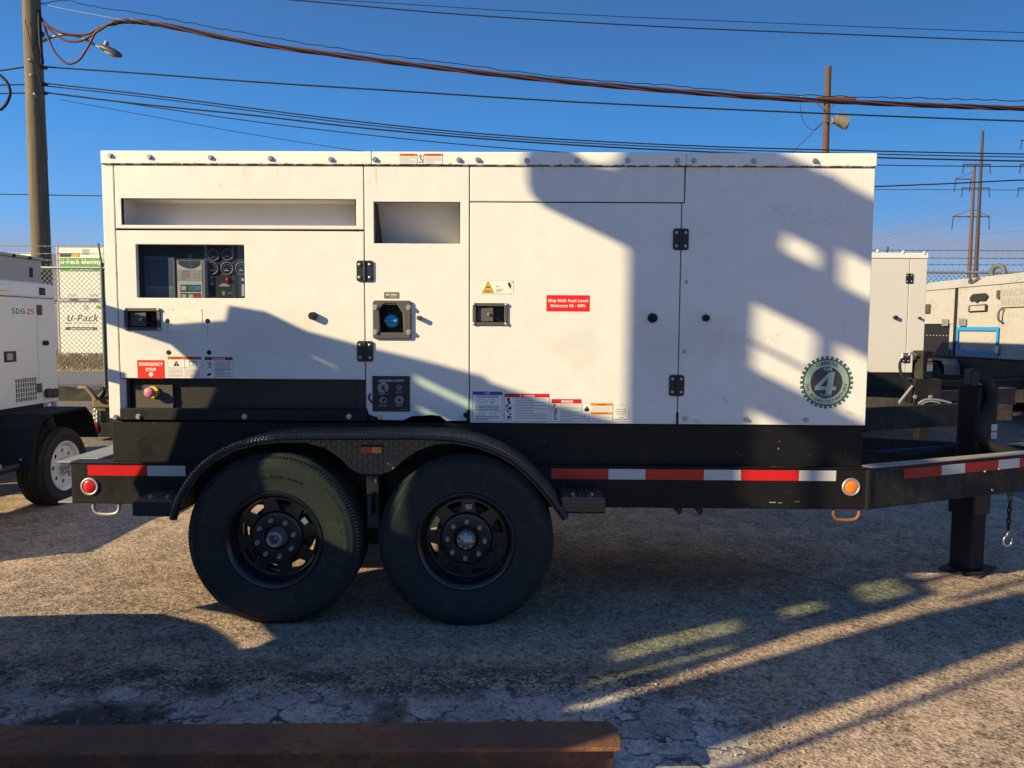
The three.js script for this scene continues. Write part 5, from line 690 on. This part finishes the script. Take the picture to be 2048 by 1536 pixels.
{ // hitch end of another low trailer between the two
  const z = -5.4, q = (px, py) => onZ(px, py, z), G = thing('flatbed_trailer', 'low black trailer with a pintle coupler and red tail lamp beside the big generator', 'trailer');
  const a = q(180, 846), b = q(180, 874), x0 = a.x, x1 = x0 + 2.6;
  add(G, 'frame_rail', box(x0, x1, b.y, a.y, z - .1, z, .008), BLACK); add(G, 'frame_rail', box(x0, x1, b.y, a.y, z - 1.2, z - 1.1, .008), BLACK); add(G, 'rear_crossmember', box(x0 - .05, x0, b.y, a.y + .004, z - 1.2, z, .006), M([.3, .31, .3], .5));
  const l = q(191, 855); add(G, 'tail_lamp', new THREE.SphereGeometry(.07, 18, 10, 0, 6.3, 0, 1.57).rotateX(Math.PI / 2).scale(.6, 1, .4), RED_LENS, [l.x, l.y, z]);
  const p = q(195, 800), s = add(G, 'coupler_post', merge([box(p.x - .06, p.x + .06, a.y + .005, q(195, 808).y, z - .16, z - .06, .01), box(p.x - .1, p.x + .16, q(195, 818).y, q(195, 792).y, z - .18, z - .04, .03, 2)]), M([.12, .1, .07], .6));
  add(s, 'handle', tube([q(193, 800), q(182, 785), q(172, 776), q(158, 776)], .028, 24), M([.2, .15, .09], .6)); add(s, 'pintle', tube([q(200, 794), q(206, 786), q(208, 780), q(202, 778)], .03, 20), PLASTIC);
  for (let i = 0; i < 6; i++) add(s, 'chain_link', new THREE.TorusGeometry(.03, .01, 8, 14).scale(.8, 1.2, 1), ZINC, [q(190, 822 + i * 4.5).x + (i % 2) * .03, q(190, 824 + i * 4.2).y, z - .02], [0, i % 2 * 1.3, .3]);
  for (const dz of [.12, -1.32]) { const w = bigWheel(G, x0 + 1.5, TR - .0125, z + dz, .1, 0, true); if (dz < 0) w.rotation.y = Math.PI; } add(G, 'axle', new THREE.CylinderGeometry(.04, .04, 1.3, 12).rotateX(Math.PI / 2), PLASTIC, [x0 + 1.5, TR, z - .6]); add(G, 'axle_hanger', box(x0 + 1.45, x0 + 1.55, TR, b.y + .01, z - .09, z - .01), PLASTIC);
  settle(G, x0 + 1.2, 0, z - .6);
}

// ================================================================ FENCE, CONTAINERS, POLES, WIRES
{
  const z = -11.05, H = 2.5, G = thing('chain_link_fence', 'galvanised chain link fence with barbed wire along the yard', 'fence'), x0 = -17, x1 = 18, DARK = M([.09, .11, .11], .55, .5), WIRE = M([.2, .21, .21], .5, .6);
  const postX = onZ(206, 600, z).x, posts = []; for (let x = postX - 9; x < x1; x += 3) posts.push(x);
  for (const x of posts) { const p = add(G, 'post', new THREE.CylinderGeometry(.036, .036, H + .06, 14), DARK, [x, H / 2 + .03, z]); add(p, 'barb_arm', box(-.012, .012, 0, .42, -.015, .015, .002), DARK, [0, H / 2 + .02, 0], [.25, 0, 0]); add(p, 'cap', new THREE.SphereGeometry(.04, 12, 8), DARK, [0, H / 2 + .04, 0]); }
  add(G, 'top_rail', new THREE.CylinderGeometry(.026, .026, x1 - x0, 12).rotateZ(Math.PI / 2), GALV, [(x0 + x1) / 2, H, z]); add(G, 'bottom_wire', new THREE.CylinderGeometry(.006, .006, x1 - x0, 6).rotateZ(Math.PI / 2), WIRE, [(x0 + x1) / 2, .12, z + .01]);
  const l = [], L = (H - .08) * Math.SQRT2, g0 = new THREE.BoxGeometry(.0075, L, .0075), st = .095; for (let x = x0; x < x1 - H; x += st) { l.push(g0.clone().rotateZ(-Math.PI / 4).translate(x + H / 2, H / 2 + .04, z + .004), g0.clone().rotateZ(Math.PI / 4).translate(x + H / 2, H / 2 + .04, z - .004)); }
  const mesh = add(G, 'wire_mesh', merge(l), WIRE); mesh.userData.kind = 'stuff';
  for (const [dy, dz] of [[.14, .035], [.26, .065], [.4, .1]]) { const b = [new THREE.CylinderGeometry(.007, .007, x1 - x0, 6).rotateZ(Math.PI / 2).translate((x0 + x1) / 2, H + dy, z + dz)]; for (let x = x0; x < x1; x += .13) b.push(new THREE.BoxGeometry(.008, .05, .008).rotateZ(.6).translate(x, H + dy, z + dz)); add(G, 'barbed_strand', merge(b), WIRE); }
  const tw = []; for (let x = x0; x < x1; x += st) tw.push(new THREE.BoxGeometry(.006, .07, .006).translate(x, H + .045, z)); const k = add(G, 'mesh_barbs', merge(tw), WIRE); k.userData.kind = 'stuff';
  settle(G, 0, 0, z);
}
function container(label, z, xa, xb, y0, draw, extraW = 0) {
  const G = thing('storage_container', label, 'container', 'moving containers across the road'), W = xb - xa, Hc = 2.42, D = 2.4, P = M([.8, .79, .75], .5), FR = M([.4, .42, .42], .5), OR = M([.85, .35, .02], .5), g = .02;
  add(G, 'box', box(.07, W - .07, y0 + .14, y0 + Hc - .06, z - D, z - .02), P);
  for (const x of [0, W - .09]) for (const zz of [z - .09, z - D]) { const p = add(G, 'corner_post', box(x, x + .09, y0 + .13, y0 + Hc, zz, zz + .09, .01), FR); if (zz > z - 1) for (const t of [.15, .5, .87]) add(p, 'marker', box(x + .02, x + .07, y0 + Hc * t - .06, y0 + Hc * t + .06, z + .001, z + .006, .001), OR); }
  add(G, 'top_rail', box(.09, W - .09, y0 + Hc - .06, y0 + Hc, z - .08, z - .01, .01), FR);
  add(G, 'base', box(0, W, y0, y0 + .12, z - D, z, .01), FR); for (const t of [.25, .65]) add(G, 'fork_pocket', box(W * t, W * t + .4, y0 + .02, y0 + .1, z, z + .004, .001), PLASTIC);
  if (draw) add(G, 'printed_panel', new THREE.PlaneGeometry(W - .2, Hc - .26), M('#ffffff', .5, 0, { map: canvasTex(600, 700, draw) }), [W / 2, y0 + Hc / 2 + .04, z - .017]);
  for (const c of G.children) c.position.x += xa; settle(G, (xa + xb) / 2, y0, z - D / 2); return G;
}
{
  const z = -30.4, xa = onZ(115, 660, z).x, xb = xa + 2.18;
  container('lower white moving container with dark lettering, on the ground', z, xa, xb, .01, (g, w, h) => {
    g.fillStyle = '#e9e5db'; g.fillRect(0, 0, w, h); text(g, 'UPAB2C776A5', 30, 30, 30, '#777', 210, 'left', false); g.fillStyle = '#a9aaa8'; g.fillRect(330, 10, 70, 80); g.fillStyle = '#d2d2ce'; g.fillRect(350, 20, 12, 60); g.fillStyle = '#7cb63c'; g.fillRect(500, 20, 95, 52); text(g, 'LIVE', 548, 46, 30, '#3a5a18');
    g.font = 'italic bold 132px sans-serif'; g.fillStyle = '#3d4248'; g.textAlign = 'left'; g.textBaseline = 'middle'; g.fillText('U-Pack', 85, 205, 445); g.fillStyle = '#7cb63c'; g.fillRect(70, 268, 96, 22); text(g, 'We Drive. You Save.', 190, 278, 32, '#666', 320, 'left'); g.fillStyle = '#3d4248'; g.fillRect(70, 334, 440, 46); text(g, 'upack.com/moving', 290, 358, 34, '#e9e5db', 400); });
  container('upper white moving container with a green printed band', z - .06, xa + .02, xb + .02, 2.46, (g, w, h) => {
    g.fillStyle = '#e9e5db'; g.fillRect(0, 0, w, h); text(g, 'UPAB2C7761S', 30, 26, 28, '#777', 240, 'left', false); g.fillStyle = '#a9aaa8'; g.fillRect(320, 8, 105, 86); g.fillStyle = '#22343c'; g.fillRect(14, 66, 270, 58); g.fillStyle = '#e8a41c'; g.beginPath(); g.moveTo(186, 66); g.lineTo(284, 66); g.lineTo(262, 124); g.lineTo(164, 124); g.fill(); g.fillStyle = '#5a9a4a'; g.fillRect(14, 134, 580, 196); text(g, 'U-Pack Moving', w / 2, 188, 88, '#eef2e6', 560); text(g, '800-355-1696', w / 2, 285, 58, '#dce6cf', 300); g.fillStyle = '#bbb8ae'; for (const x of [110, 400]) g.fillRect(x, 650, 120, 40); });
  const z2 = -33.5, xc = onZ(28, 520, z2).x; container('white moving container behind the utility pole, lower one', z2, xc - .3, xc + 1.8, .01); container('white moving container behind the utility pole, upper one', z2, xc - .3, xc + 1.8, 2.46);
}
const wood = (c1, c2) => M('#ffffff', .9, 0, { map: dataTex(512, 512, (u, v) => { const s = samp(nMid, u * 6, v * .25), f = samp(nFine, u * 4, v * .2), a = samp(nLow, u * 2, v), k = mix(.25, 1.4, s * .65 + f * .35); return [mix(c1[0], c2[0], a) * k, mix(c1[1], c2[1], a) * k, mix(c1[2], c2[2], a) * k]; }, true, [2, 3]), bumpMap: paintBump, bumpScale: .006 });
const POLEW = wood([.13, .105, .065], [.27, .22, .15]), POLEB = wood([.09, .045, .028], [.17, .085, .05]);
const ZP = -11.9;
const CABLE = M([.006, .007, .01], .75), REDC = M([.11, .022, .016], .6);
{
  const c = onZ(80, 450, ZP), c0 = onZ(58, 0, ZP), G = thing('utility_pole', 'tall weathered wooden utility pole carrying a street lamp, by the fence', 'utility pole'), q = (px, py, dz = 0) => onZ(px, py, ZP + dz);
  add(G, 'pole', new THREE.CylinderGeometry(.155, .19, 10.4, 28), POLEW, [c.x, 5.2, ZP]);
  add(G, 'ground_wire', tube([q(50, 40, .2), q(62, 90, .19), q(72, 130, .19), q(86, 190, .18), q(95, 320, .16)], .008, 30), CABLE);
  for (const [px, py] of [[60, 122], [63, 152], [70, 190]]) { const p = q(px, py, .17); add(G, 'pole_bolt', new THREE.CylinderGeometry(.02, .02, .09, 10).rotateX(1.2), GALV, [p.x, p.y, ZP + .17]); }
  for (const [px, py] of [[86, 135], [87, 168], [87, 186]]) { const p = q(px, py); add(G, 'cable_clamp', box(p.x - .08, p.x + .06, p.y - .025, p.y + .025, ZP - .06, ZP + .06, .01), PLASTIC); }
  add(G, 'lamp_arm', tube([q(82, 84), q(105, 74), q(130, 69), q(160, 74), q(190, 90), q(204, 97)], .028, 40, 10), GALV);
  const h = add(G, 'lamp_head', new THREE.SphereGeometry(1, 24, 14).scale(.25, .075, .1), M([.07, .075, .085], .5, .3), [q(221, 102).x, q(221, 102).y, ZP], [0, 0, -.42]); add(h, 'lamp_lens', new THREE.SphereGeometry(1, 20, 10).scale(.16, .06, .085), M([.3, .32, .34], .3), [.02, -.035, 0]); add(h, 'photocell', new THREE.CylinderGeometry(.045, .045, .12, 14), M([.2, .21, .22], .5), [-.13, .08, 0]);
  { const p = q(83, 68); add(G, 'junction_box', box(p.x - .05, p.x + .03, p.y - .05, p.y + .05, ZP - .05, ZP + .05), PLASTIC); }
  add(G, 'riser', tube([q(78, 20, .05), q(79, 60, .1), q(82, 100, .1), q(85, 127, .1)], .03, 20), CABLE);
  // slack loops of the bundled conductors at the pole
  for (const p of [[[78, 28], [88, 44], [110, 60], [140, 68], [175, 68], [200, 55], [225, 46]], [[80, 34], [100, 60], [130, 80], [160, 82], [190, 66], [215, 50]], [[88, 46], [98, 80], [112, 108], [135, 127], [155, 122], [175, 95], [195, 60], [215, 50]]]) add(G, 'slack_loop', tube(p.map(([x, y]) => q(x, y, .05)), .022, 50), REDC);
  add(G, 'stay_wire', tube([q(80, 8), q(150, 22), q(225, 36), q(262, 42)], .008, 20), GALV); add(G, 'coil', tube([q(0, 150), q(14, 165), q(20, 185), q(12, 208), q(0, 220)], .03, 30), CABLE);
  settle(G, c.x, 0, ZP);
}
// a second pole further along the line, beyond the right of the frame, takes the cables
const PXR = onZ(2048, 250, ZP).x + 3.2;
{ const G = thing('utility_pole', 'wooden utility pole at the far end of the overhead cables', 'utility pole'); add(G, 'pole', new THREE.CylinderGeometry(.155, .19, 10.4, 24), POLEW, [PXR, 5.2, ZP]); add(G, 'cross_arm', box(PXR - .08, PXR + .08, 9.0, 9.15, ZP - 1, ZP + 1), POLEW); settle(G, PXR, 0, ZP); }
function cable(px, r, label, m = CABLE, wav = 0) {
  const p = px.map(([x, y]) => onZ(x, y, ZP)), a = p.at(-1), b = p.at(-2); if (px.at(-1)[0] >= 2040) { p.push(new THREE.Vector3(PXR, a.y + (a.y - b.y) / (a.x - b.x) * (PXR - a.x) * .5, ZP)); }
  return single('overhead_cable', tube(p, r, 90, 6), m, (r > .0125 ? 'thick ' : r > .008 ? 'slim ' : 'hair thin ') + label, 'cable', (r > .0125 ? 'thick' : r > .008 ? 'slim' : 'hair thin') + ' overhead cables');
}
const CL = 'black overhead cable strung between the wooden utility poles';
cable([[-40, -62], [270, -26], [578, -1], [900, 27], [1300, 52], [1700, 69], [2048, 82]], .012, CL); cable([[-40, -50], [300, -18], [690, 1], [1100, 26], [1600, 48], [2048, 65]], .007, CL);
cable([[82, 133], [300, 148], [500, 163], [800, 182], [1100, 201], [1400, 216], [1700, 229], [2048, 242]], .016, CL);
cable([[85, 166], [300, 190], [500, 216], [700, 241], [900, 262], [1100, 277], [1400, 292], [1750, 302], [2048, 308]], .013, CL); cable([[85, 171], [300, 195], [500, 221], [700, 246], [900, 267], [1100, 282], [1400, 297], [1750, 308], [2048, 314]], .011, CL);
cable([[85, 184], [170, 195], [300, 210], [500, 230], [700, 253], [900, 272], [1100, 287], [1400, 303], [1750, 315], [2048, 322]], .016, CL); cable([[150, 191], [300, 213], [500, 242], [700, 266], [950, 291], [1200, 309], [1500, 322], [1752, 330], [2048, 333]], .01, CL);
cable([[120, 199], [300, 232], [500, 268], [720, 302], [900, 325]], .006, CL); cable([[1500, 384], [1752, 373], [1900, 367], [2048, 360]], .014, CL); cable([[1500, 381], [1752, 379], [2048, 380]], .006, CL);
cable([[-60, 145], [0, 141], [50, 134], [82, 133]], .016, CL); cable([[-60, 172], [0, 170], [85, 168]], .014, CL); cable([[-60, 188], [0, 187], [85, 185]], .014, CL); cable([[-60, 387], [100, 390], [400, 395]], .01, CL);
{ // lashed bundle of red and black conductors with its messenger wire
  const base = [[215, 50], [240, 43], [270, 43], [320, 49], [500, 85], [700, 113], [900, 138], [1100, 160], [1300, 178], [1500, 193], [1700, 204], [1900, 212], [2048, 217]].map(([x, y]) => onZ(x, y, ZP)); base.push(new THREE.Vector3(PXR, base.at(-1).y - .1, ZP));
  const cur = new THREE.CatmullRomCurve3(base), G = thing('overhead_cable', 'thick twisted bundle of red and black overhead conductors', 'cable'), n = 260;
  for (let k = 0; k < 4; k++) { const p = []; for (let i = 0; i <= n; i++) { const t = i / n, c = cur.getPoint(t), r = .03 * Math.min(1, t * 25), a = t * 46 + k * Math.PI / 2; p.push([c.x, c.y + r * Math.cos(a), c.z + r * Math.sin(a)]); } add(G, 'conductor', tube(p, .022, 400, 6), k % 2 ? CABLE : REDC); }
  const w = [[140, 1], [165, 8], [330, 36], [500, 68], [700, 100], [900, 126], [1100, 152], [1300, 168], [1500, 185], [1700, 193], [1900, 198], [2048, 202]].map(([x, y]) => onZ(x, y, ZP)); w.unshift(onZ(80, 6, ZP)); w.push(new THREE.Vector3(PXR, w.at(-1).y - .1, ZP)); const wc = new THREE.CatmullRomCurve3(w), wp = []; seed = 12; for (let i = 0; i <= 160; i++) { const c = wc.getPoint(i / 160); wp.push([c.x, c.y + (rnd() - .5) * .03, c.z]); } add(G, 'messenger_wire', tube(wp, .009, 480, 5), CABLE);
}
{ // brown pole with crossarm and floodlight further off
  const z = -31, q = (px, py, dz = 0) => onZ(px, py, z + dz), c = q(1650, 300), t = q(1657, 134).y, G = thing('utility_pole', 'brown wooden pole with a cross arm and floodlight behind the cables', 'utility pole');
  add(G, 'pole', new THREE.CylinderGeometry(.13, .17, t, 20), POLEB, [q(1654, 220).x, t / 2, z]); const a = q(1600, 200), b = q(1708, 200); add(G, 'cross_arm', box(q(1630, 200).x, b.x, a.y - .05, a.y + .07, z + .14, z + .28, .01), POLEB);
  for (const [p0, p1] of [[[1634, 205], [1650, 224]], [[1672, 204], [1656, 222]]]) add(G, 'arm_brace', tube([q(...p0, .2), q(...p1, .2)], .02, 4), POLEB); add(G, 'insulator', new THREE.SphereGeometry(.11, 12, 8), GALV, [a.x, a.y, z + .2]); add(G, 'insulator_arm', tube([a, q(1640, 203, .2)], .03, 6), POLEB);
  const f = q(1682, 242, .4), fl = add(G, 'floodlight', merge([new THREE.CylinderGeometry(.3, .2, .5, 20, 1, false).rotateZ(-1.9), box(-.42, -.2, -.1, .12, -.12, .12, .03)]), M([.17, .155, .12], .5), [f.x, f.y, f.z]); add(fl, 'floodlight_bracket', tube([[-.6, .0, -.2], [-.35, .05, 0], [-.1, -.22, .1]], .04, 12), PLASTIC); add(fl, 'floodlight_glass', new THREE.CircleGeometry(.27, 20), M([.2, .22, .25], .15), [.24, -.085, 0], [0, 1.57, -.33]);
  add(G, 'drop_wire', tube([q(1600, 205), q(1606, 240), q(1625, 260), q(1645, 245)], .012, 30), CABLE); add(G, 'guy_wire', tube([q(1645, 246), q(1600, 290), q(1540, 350)], .012, 8), CABLE);
  settle(G, c.x, 0, z);
}
{ // steel transmission poles far away
  const z = -170, q = (px, py) => onZ(px, py, z), ST = M([.055, .03, .024], .7), LT = M([.1, .05, .032], .7);
  const mono = (label, px, top, r, m, arms) => { const G = thing('transmission_pole', label, 'pylon'), c = q(px, 560), y = q(px + 6, top).y; add(G, 'shaft', new THREE.CylinderGeometry(r * .55, r, y, 16), m, [c.x, y / 2, z]); for (const [a, b, py, dr] of arms) { const A = q(a, py), B = q(b, py), ar = add(G, 'cross_arm', box(A.x, B.x, A.y - .11, A.y + .11, z - .15, z + .15, .04), m); for (const x of [A.x + .1, B.x - .1]) add(ar, 'insulator', new THREE.CylinderGeometry(.09, .09, dr, 8), CABLE, [x, A.y - dr / 2, z], [0, 0, x < c.x ? -.08 : .08]); if (dr > 2.5) for (const x of [A.x, B.x]) add(ar, 'arm_stay', tube([[x, A.y, z], [c.x, A.y + 1.6, z]], .06, 4), m); } settle(G, c.x, 0, z); return G; };
  mono('rust brown steel transmission pole, the taller of the pair', 1951, 262, .5, ST, [[1926, 1982, 329, 2], [1924, 1980, 376, 2]]);
  mono('rust brown steel transmission pole, the shorter of the pair', 1938, 327, .5, LT, [[1905, 1980, 433, 2.9], [1910, 1942, 358, 2.8]]);
  mono('steel transmission pole with its arms only just in view at the frame edge', 2090, 250, .62, ST, [[2042, 2138, 281, 2], [2040, 2140, 329, 2], [2036, 2140, 376, 2]]);
  for (const p of [[[1700, 470], [1905, 392], [1940, 380]], [[1745, 475], [1900, 425], [2040, 390]], [[1745, 490], [1900, 440], [2045, 405]], [[1740, 500], [1850, 476], [1905, 462]], [[1800, 515], [1900, 486], [1975, 466], [2060, 462]], [[1745, 478], [1905, 440], [2060, 420]]]) single('transmission_line', tube(p.map(([x, y]) => q(x, y)), .055, 30, 5), M([.25, .26, .29], .6), 'thin high voltage line running to the steel transmission poles', 'power line', 'high voltage lines');
}

// ================================================================ FOREGROUND
{
  const a = onY(0, 1449, .15), b = onY(0, 1503, .15), c = onY(1235, 1440, .15), d = onY(1235, 1497, .15), z0 = c.z, z1 = d.z, x1 = (c.x + d.x) / 2, zc = (z0 + z1) / 2, G = thing('steel_beam', 'rusty brown steel beam lying on the cracked asphalt', 'steel beam');
  const tilt = Math.atan2(c.z - a.z, c.x - a.x);
  const fl = (y0, y1) => { const s = new THREE.Shape(); s.moveTo(-3.6, -.078); s.lineTo(-.004, -.078); s.lineTo(.004, -.05); s.lineTo(.006, .03); s.lineTo(-.012, .07); s.lineTo(-.03, .078); s.lineTo(-3.6, .078); const g = new THREE.ExtrudeGeometry(s, { depth: y1 - y0 - .004, bevelEnabled: true, bevelSize: .002, bevelThickness: .002, bevelOffset: -.002, bevelSegments: 2 }); return g.rotateX(-Math.PI / 2).translate(0, y0 + .002, 0); };
  add(G, 'top_flange', fl(.137, .15), RUST); add(G, 'bottom_flange', fl(.004, .016), RUST); add(G, 'web', box(-3.58, -.012, .016, .137, -.006, .006, .001), RUST);
  G.position.set(x1, 0, zc); G.rotation.y = -tilt;
  const s = onY(862, 1527); single('plastic_scrap', new RoundedBoxGeometry(.045, .006, .012, 2, .003).translate(s.x, .004, s.z), M([.5, .5, .5], .5), 'small white plastic scrap on the ground beside the beam', 'litter');
}
// ---- just outside the frame on the left: the rack whose panels shade the generator and the ground
{
  const x = -2.6, G = thing('sheet_rack', 'tall steel rack of cut sheet panels and green tinted panes', 'rack'), SH = M([.3, .3, .29], .6), th = .025;
  const S = (name, pts, m = SH, holes = [], xx = x) => { const s = poly(pts.map(([z, y]) => [-z, y])); for (const [a, b, c, d] of holes) s.holes.push(rrect(-b, c, -a, d, .012, new THREE.Path())); return add(G, name, plate(s, 0, th, .001).rotateY(Math.PI / 2).translate(xx, 0, 0), m); };
  const pane = (z0, z1, y0, y1) => { add(G, 'green_pane', new THREE.PlaneGeometry(z1 - z0, y1 - y0).rotateY(Math.PI / 2), GREEN_GLASS, [x - th / 2, (y0 + y1) / 2, (z0 + z1) / 2]); return [z0 + .01, z1 - .01, y0 + .01, y1 - .01]; };
  // low panels
  S('sheet_panel', [[.22, 0], [.29, .06], [.53, .31], [.66, .42], [.95, .55], [1.14, .61], [1.36, .67], [1.36, 0]]);
  // body panels with green panes
  const H1 = [pane(1.06, 1.34, 1.2, 1.6), pane(1.16, 1.33, 1.97, 2.02), pane(1.15, 1.345, 2.1, 2.17), pane(.86, .97, 1.985, 2.02)], H2 = [pane(1.4, 1.46, 1.4, 1.75)];
  S('sheet_panel', [[.64, .475], [.85, .58], [1.05, .66], [1.3, .72], [1.36, .7], [1.36, 2.31], [1.2, 2.25], [1.04, 2.18], [.86, 2.11], [.75, 2.11], [.66, 2.06], [.65, 1.98], [.5, 1.83], [.24, 1.74], [.24, 1.66], [.5, 1.73], [.57, 1.68], [.53, 1.5], [.46, 1.1], [.42, .95], [.5, .7]], SH, H1);
  S('sheet_panel', [[1.362, 0], [1.75, 0], [1.75, 2.41], [1.55, 2.34], [1.362, 2.29]], SH, H2);
  S('sheet_panel', [[.24, 1.42], [.36, 1.47], [.36, 1.41], [.24, 1.36]]); 
  // tall central panel and the head piece with its rounded end
  S('sheet_panel', [[1.752, 0], [2.09, 0], [2.09, 4.09], [1.752, 4.09]]);
  S('head_panel', [[1.75, 3.28], [1.75, 3.8], [1.73, 3.68], [1.7, 3.62], [1.64, 3.585], [1.6, 3.6], [1.57, 3.68], [1.52, 3.66], [1.49, 3.54], [1.475, 3.44], [1.475, 3.36], [1.487, 3.31], [1.52, 3.28]]);
  // open grid at the side, green panes lower down
  const gp = [pane(2.19, 2.35, 1.42, 1.74), pane(2.2, 2.34, 1.84, 1.98), pane(2.14, 2.4, 2.08, 2.24)];
  S('sheet_panel', [[2.092, 0], [2.604, 0], [2.604, 1.3], [2.59, 1.5], [2.5, 1.85], [2.52, 2.1], [2.47, 2.3], [2.3, 2.3], [2.3, 2.305], [2.092, 2.305]], SH, [...gp, pane(2.44, 2.5, 1.35, 1.7)]);
  const post = (z0, z1, y0, y1) => add(G, 'rack_post', box(x - th, x, y0, y1, z0, z1, .004), SH), beam = (z0, z1, y0, y1) => add(G, 'rack_beam', box(x - th - .001, x - .001, y0, y1, z0, z1, .004), SH);
  post(2.264, 2.322, 2.3, 4.09); post(2.56, 2.6, 2.3, 4.09); beam(2.09, 2.56, 2.78, 2.98); beam(2.09, 2.56, 3.305, 3.59); beam(2.09, 2.56, 3.76, 4.08); S('gusset', [[2.09, 3.59], [2.264, 3.59], [2.264, 3.618], [2.158, 3.618], [2.172, 3.712], [2.264, 3.712], [2.264, 3.76], [2.09, 3.76]]); S('stay_bar', [[2.09, 3.118], [2.27, 3.112], [2.27, 3.096], [2.09, 3.102]]); 
  S('sheet_panel', [[2.605, 0], [3.13, 0], [3.13, 3.3], [2.74, 3.3], [2.72, 2.6], [2.64, 2.2], [2.645, 1.75], [2.66, 1.36], [2.605, 1.31]]); post(3.25, 3.285, 0, 2.6); beam(3.13, 3.26, 2.5, 2.56);
  for (const z of [.75, 1.7, 2.9]) add(G, 'foot', box(x - .35, x + .2, 0, .03, z - .03, z + .03, .004), SH);
  settle(G, x, 0, 1.8);
}
{ // low steel crate outside the frame, next to the small generator
  const G = thing('storage_crate', 'low grey steel crate next to the small pale generator', 'crate'), C = M([.2, .21, .2], .6);
  add(G, 'crate_body', box(-4.6, -3.58, .06, .4, -1.4, -.35, .01, 2), C); add(G, 'lid', box(-4.62, -3.56, .402, .44, -1.42, -.33, .01, 2), C); for (const z of [-1.3, -.5]) add(G, 'runner', box(-4.6, -3.58, 0, .059, z, z + .1, .004), C); for (const z of [-1.1, -.7]) add(G, 'handle', tube([[-3.58, .3, z - .06], [-3.545, .28, z - .05], [-3.545, .28, z + .05], [-3.58, .3, z + .06]], .008, 16), PLASTIC);
  settle(G, -4.1, 0, -.87);
}
renderer.render(scene, camera);
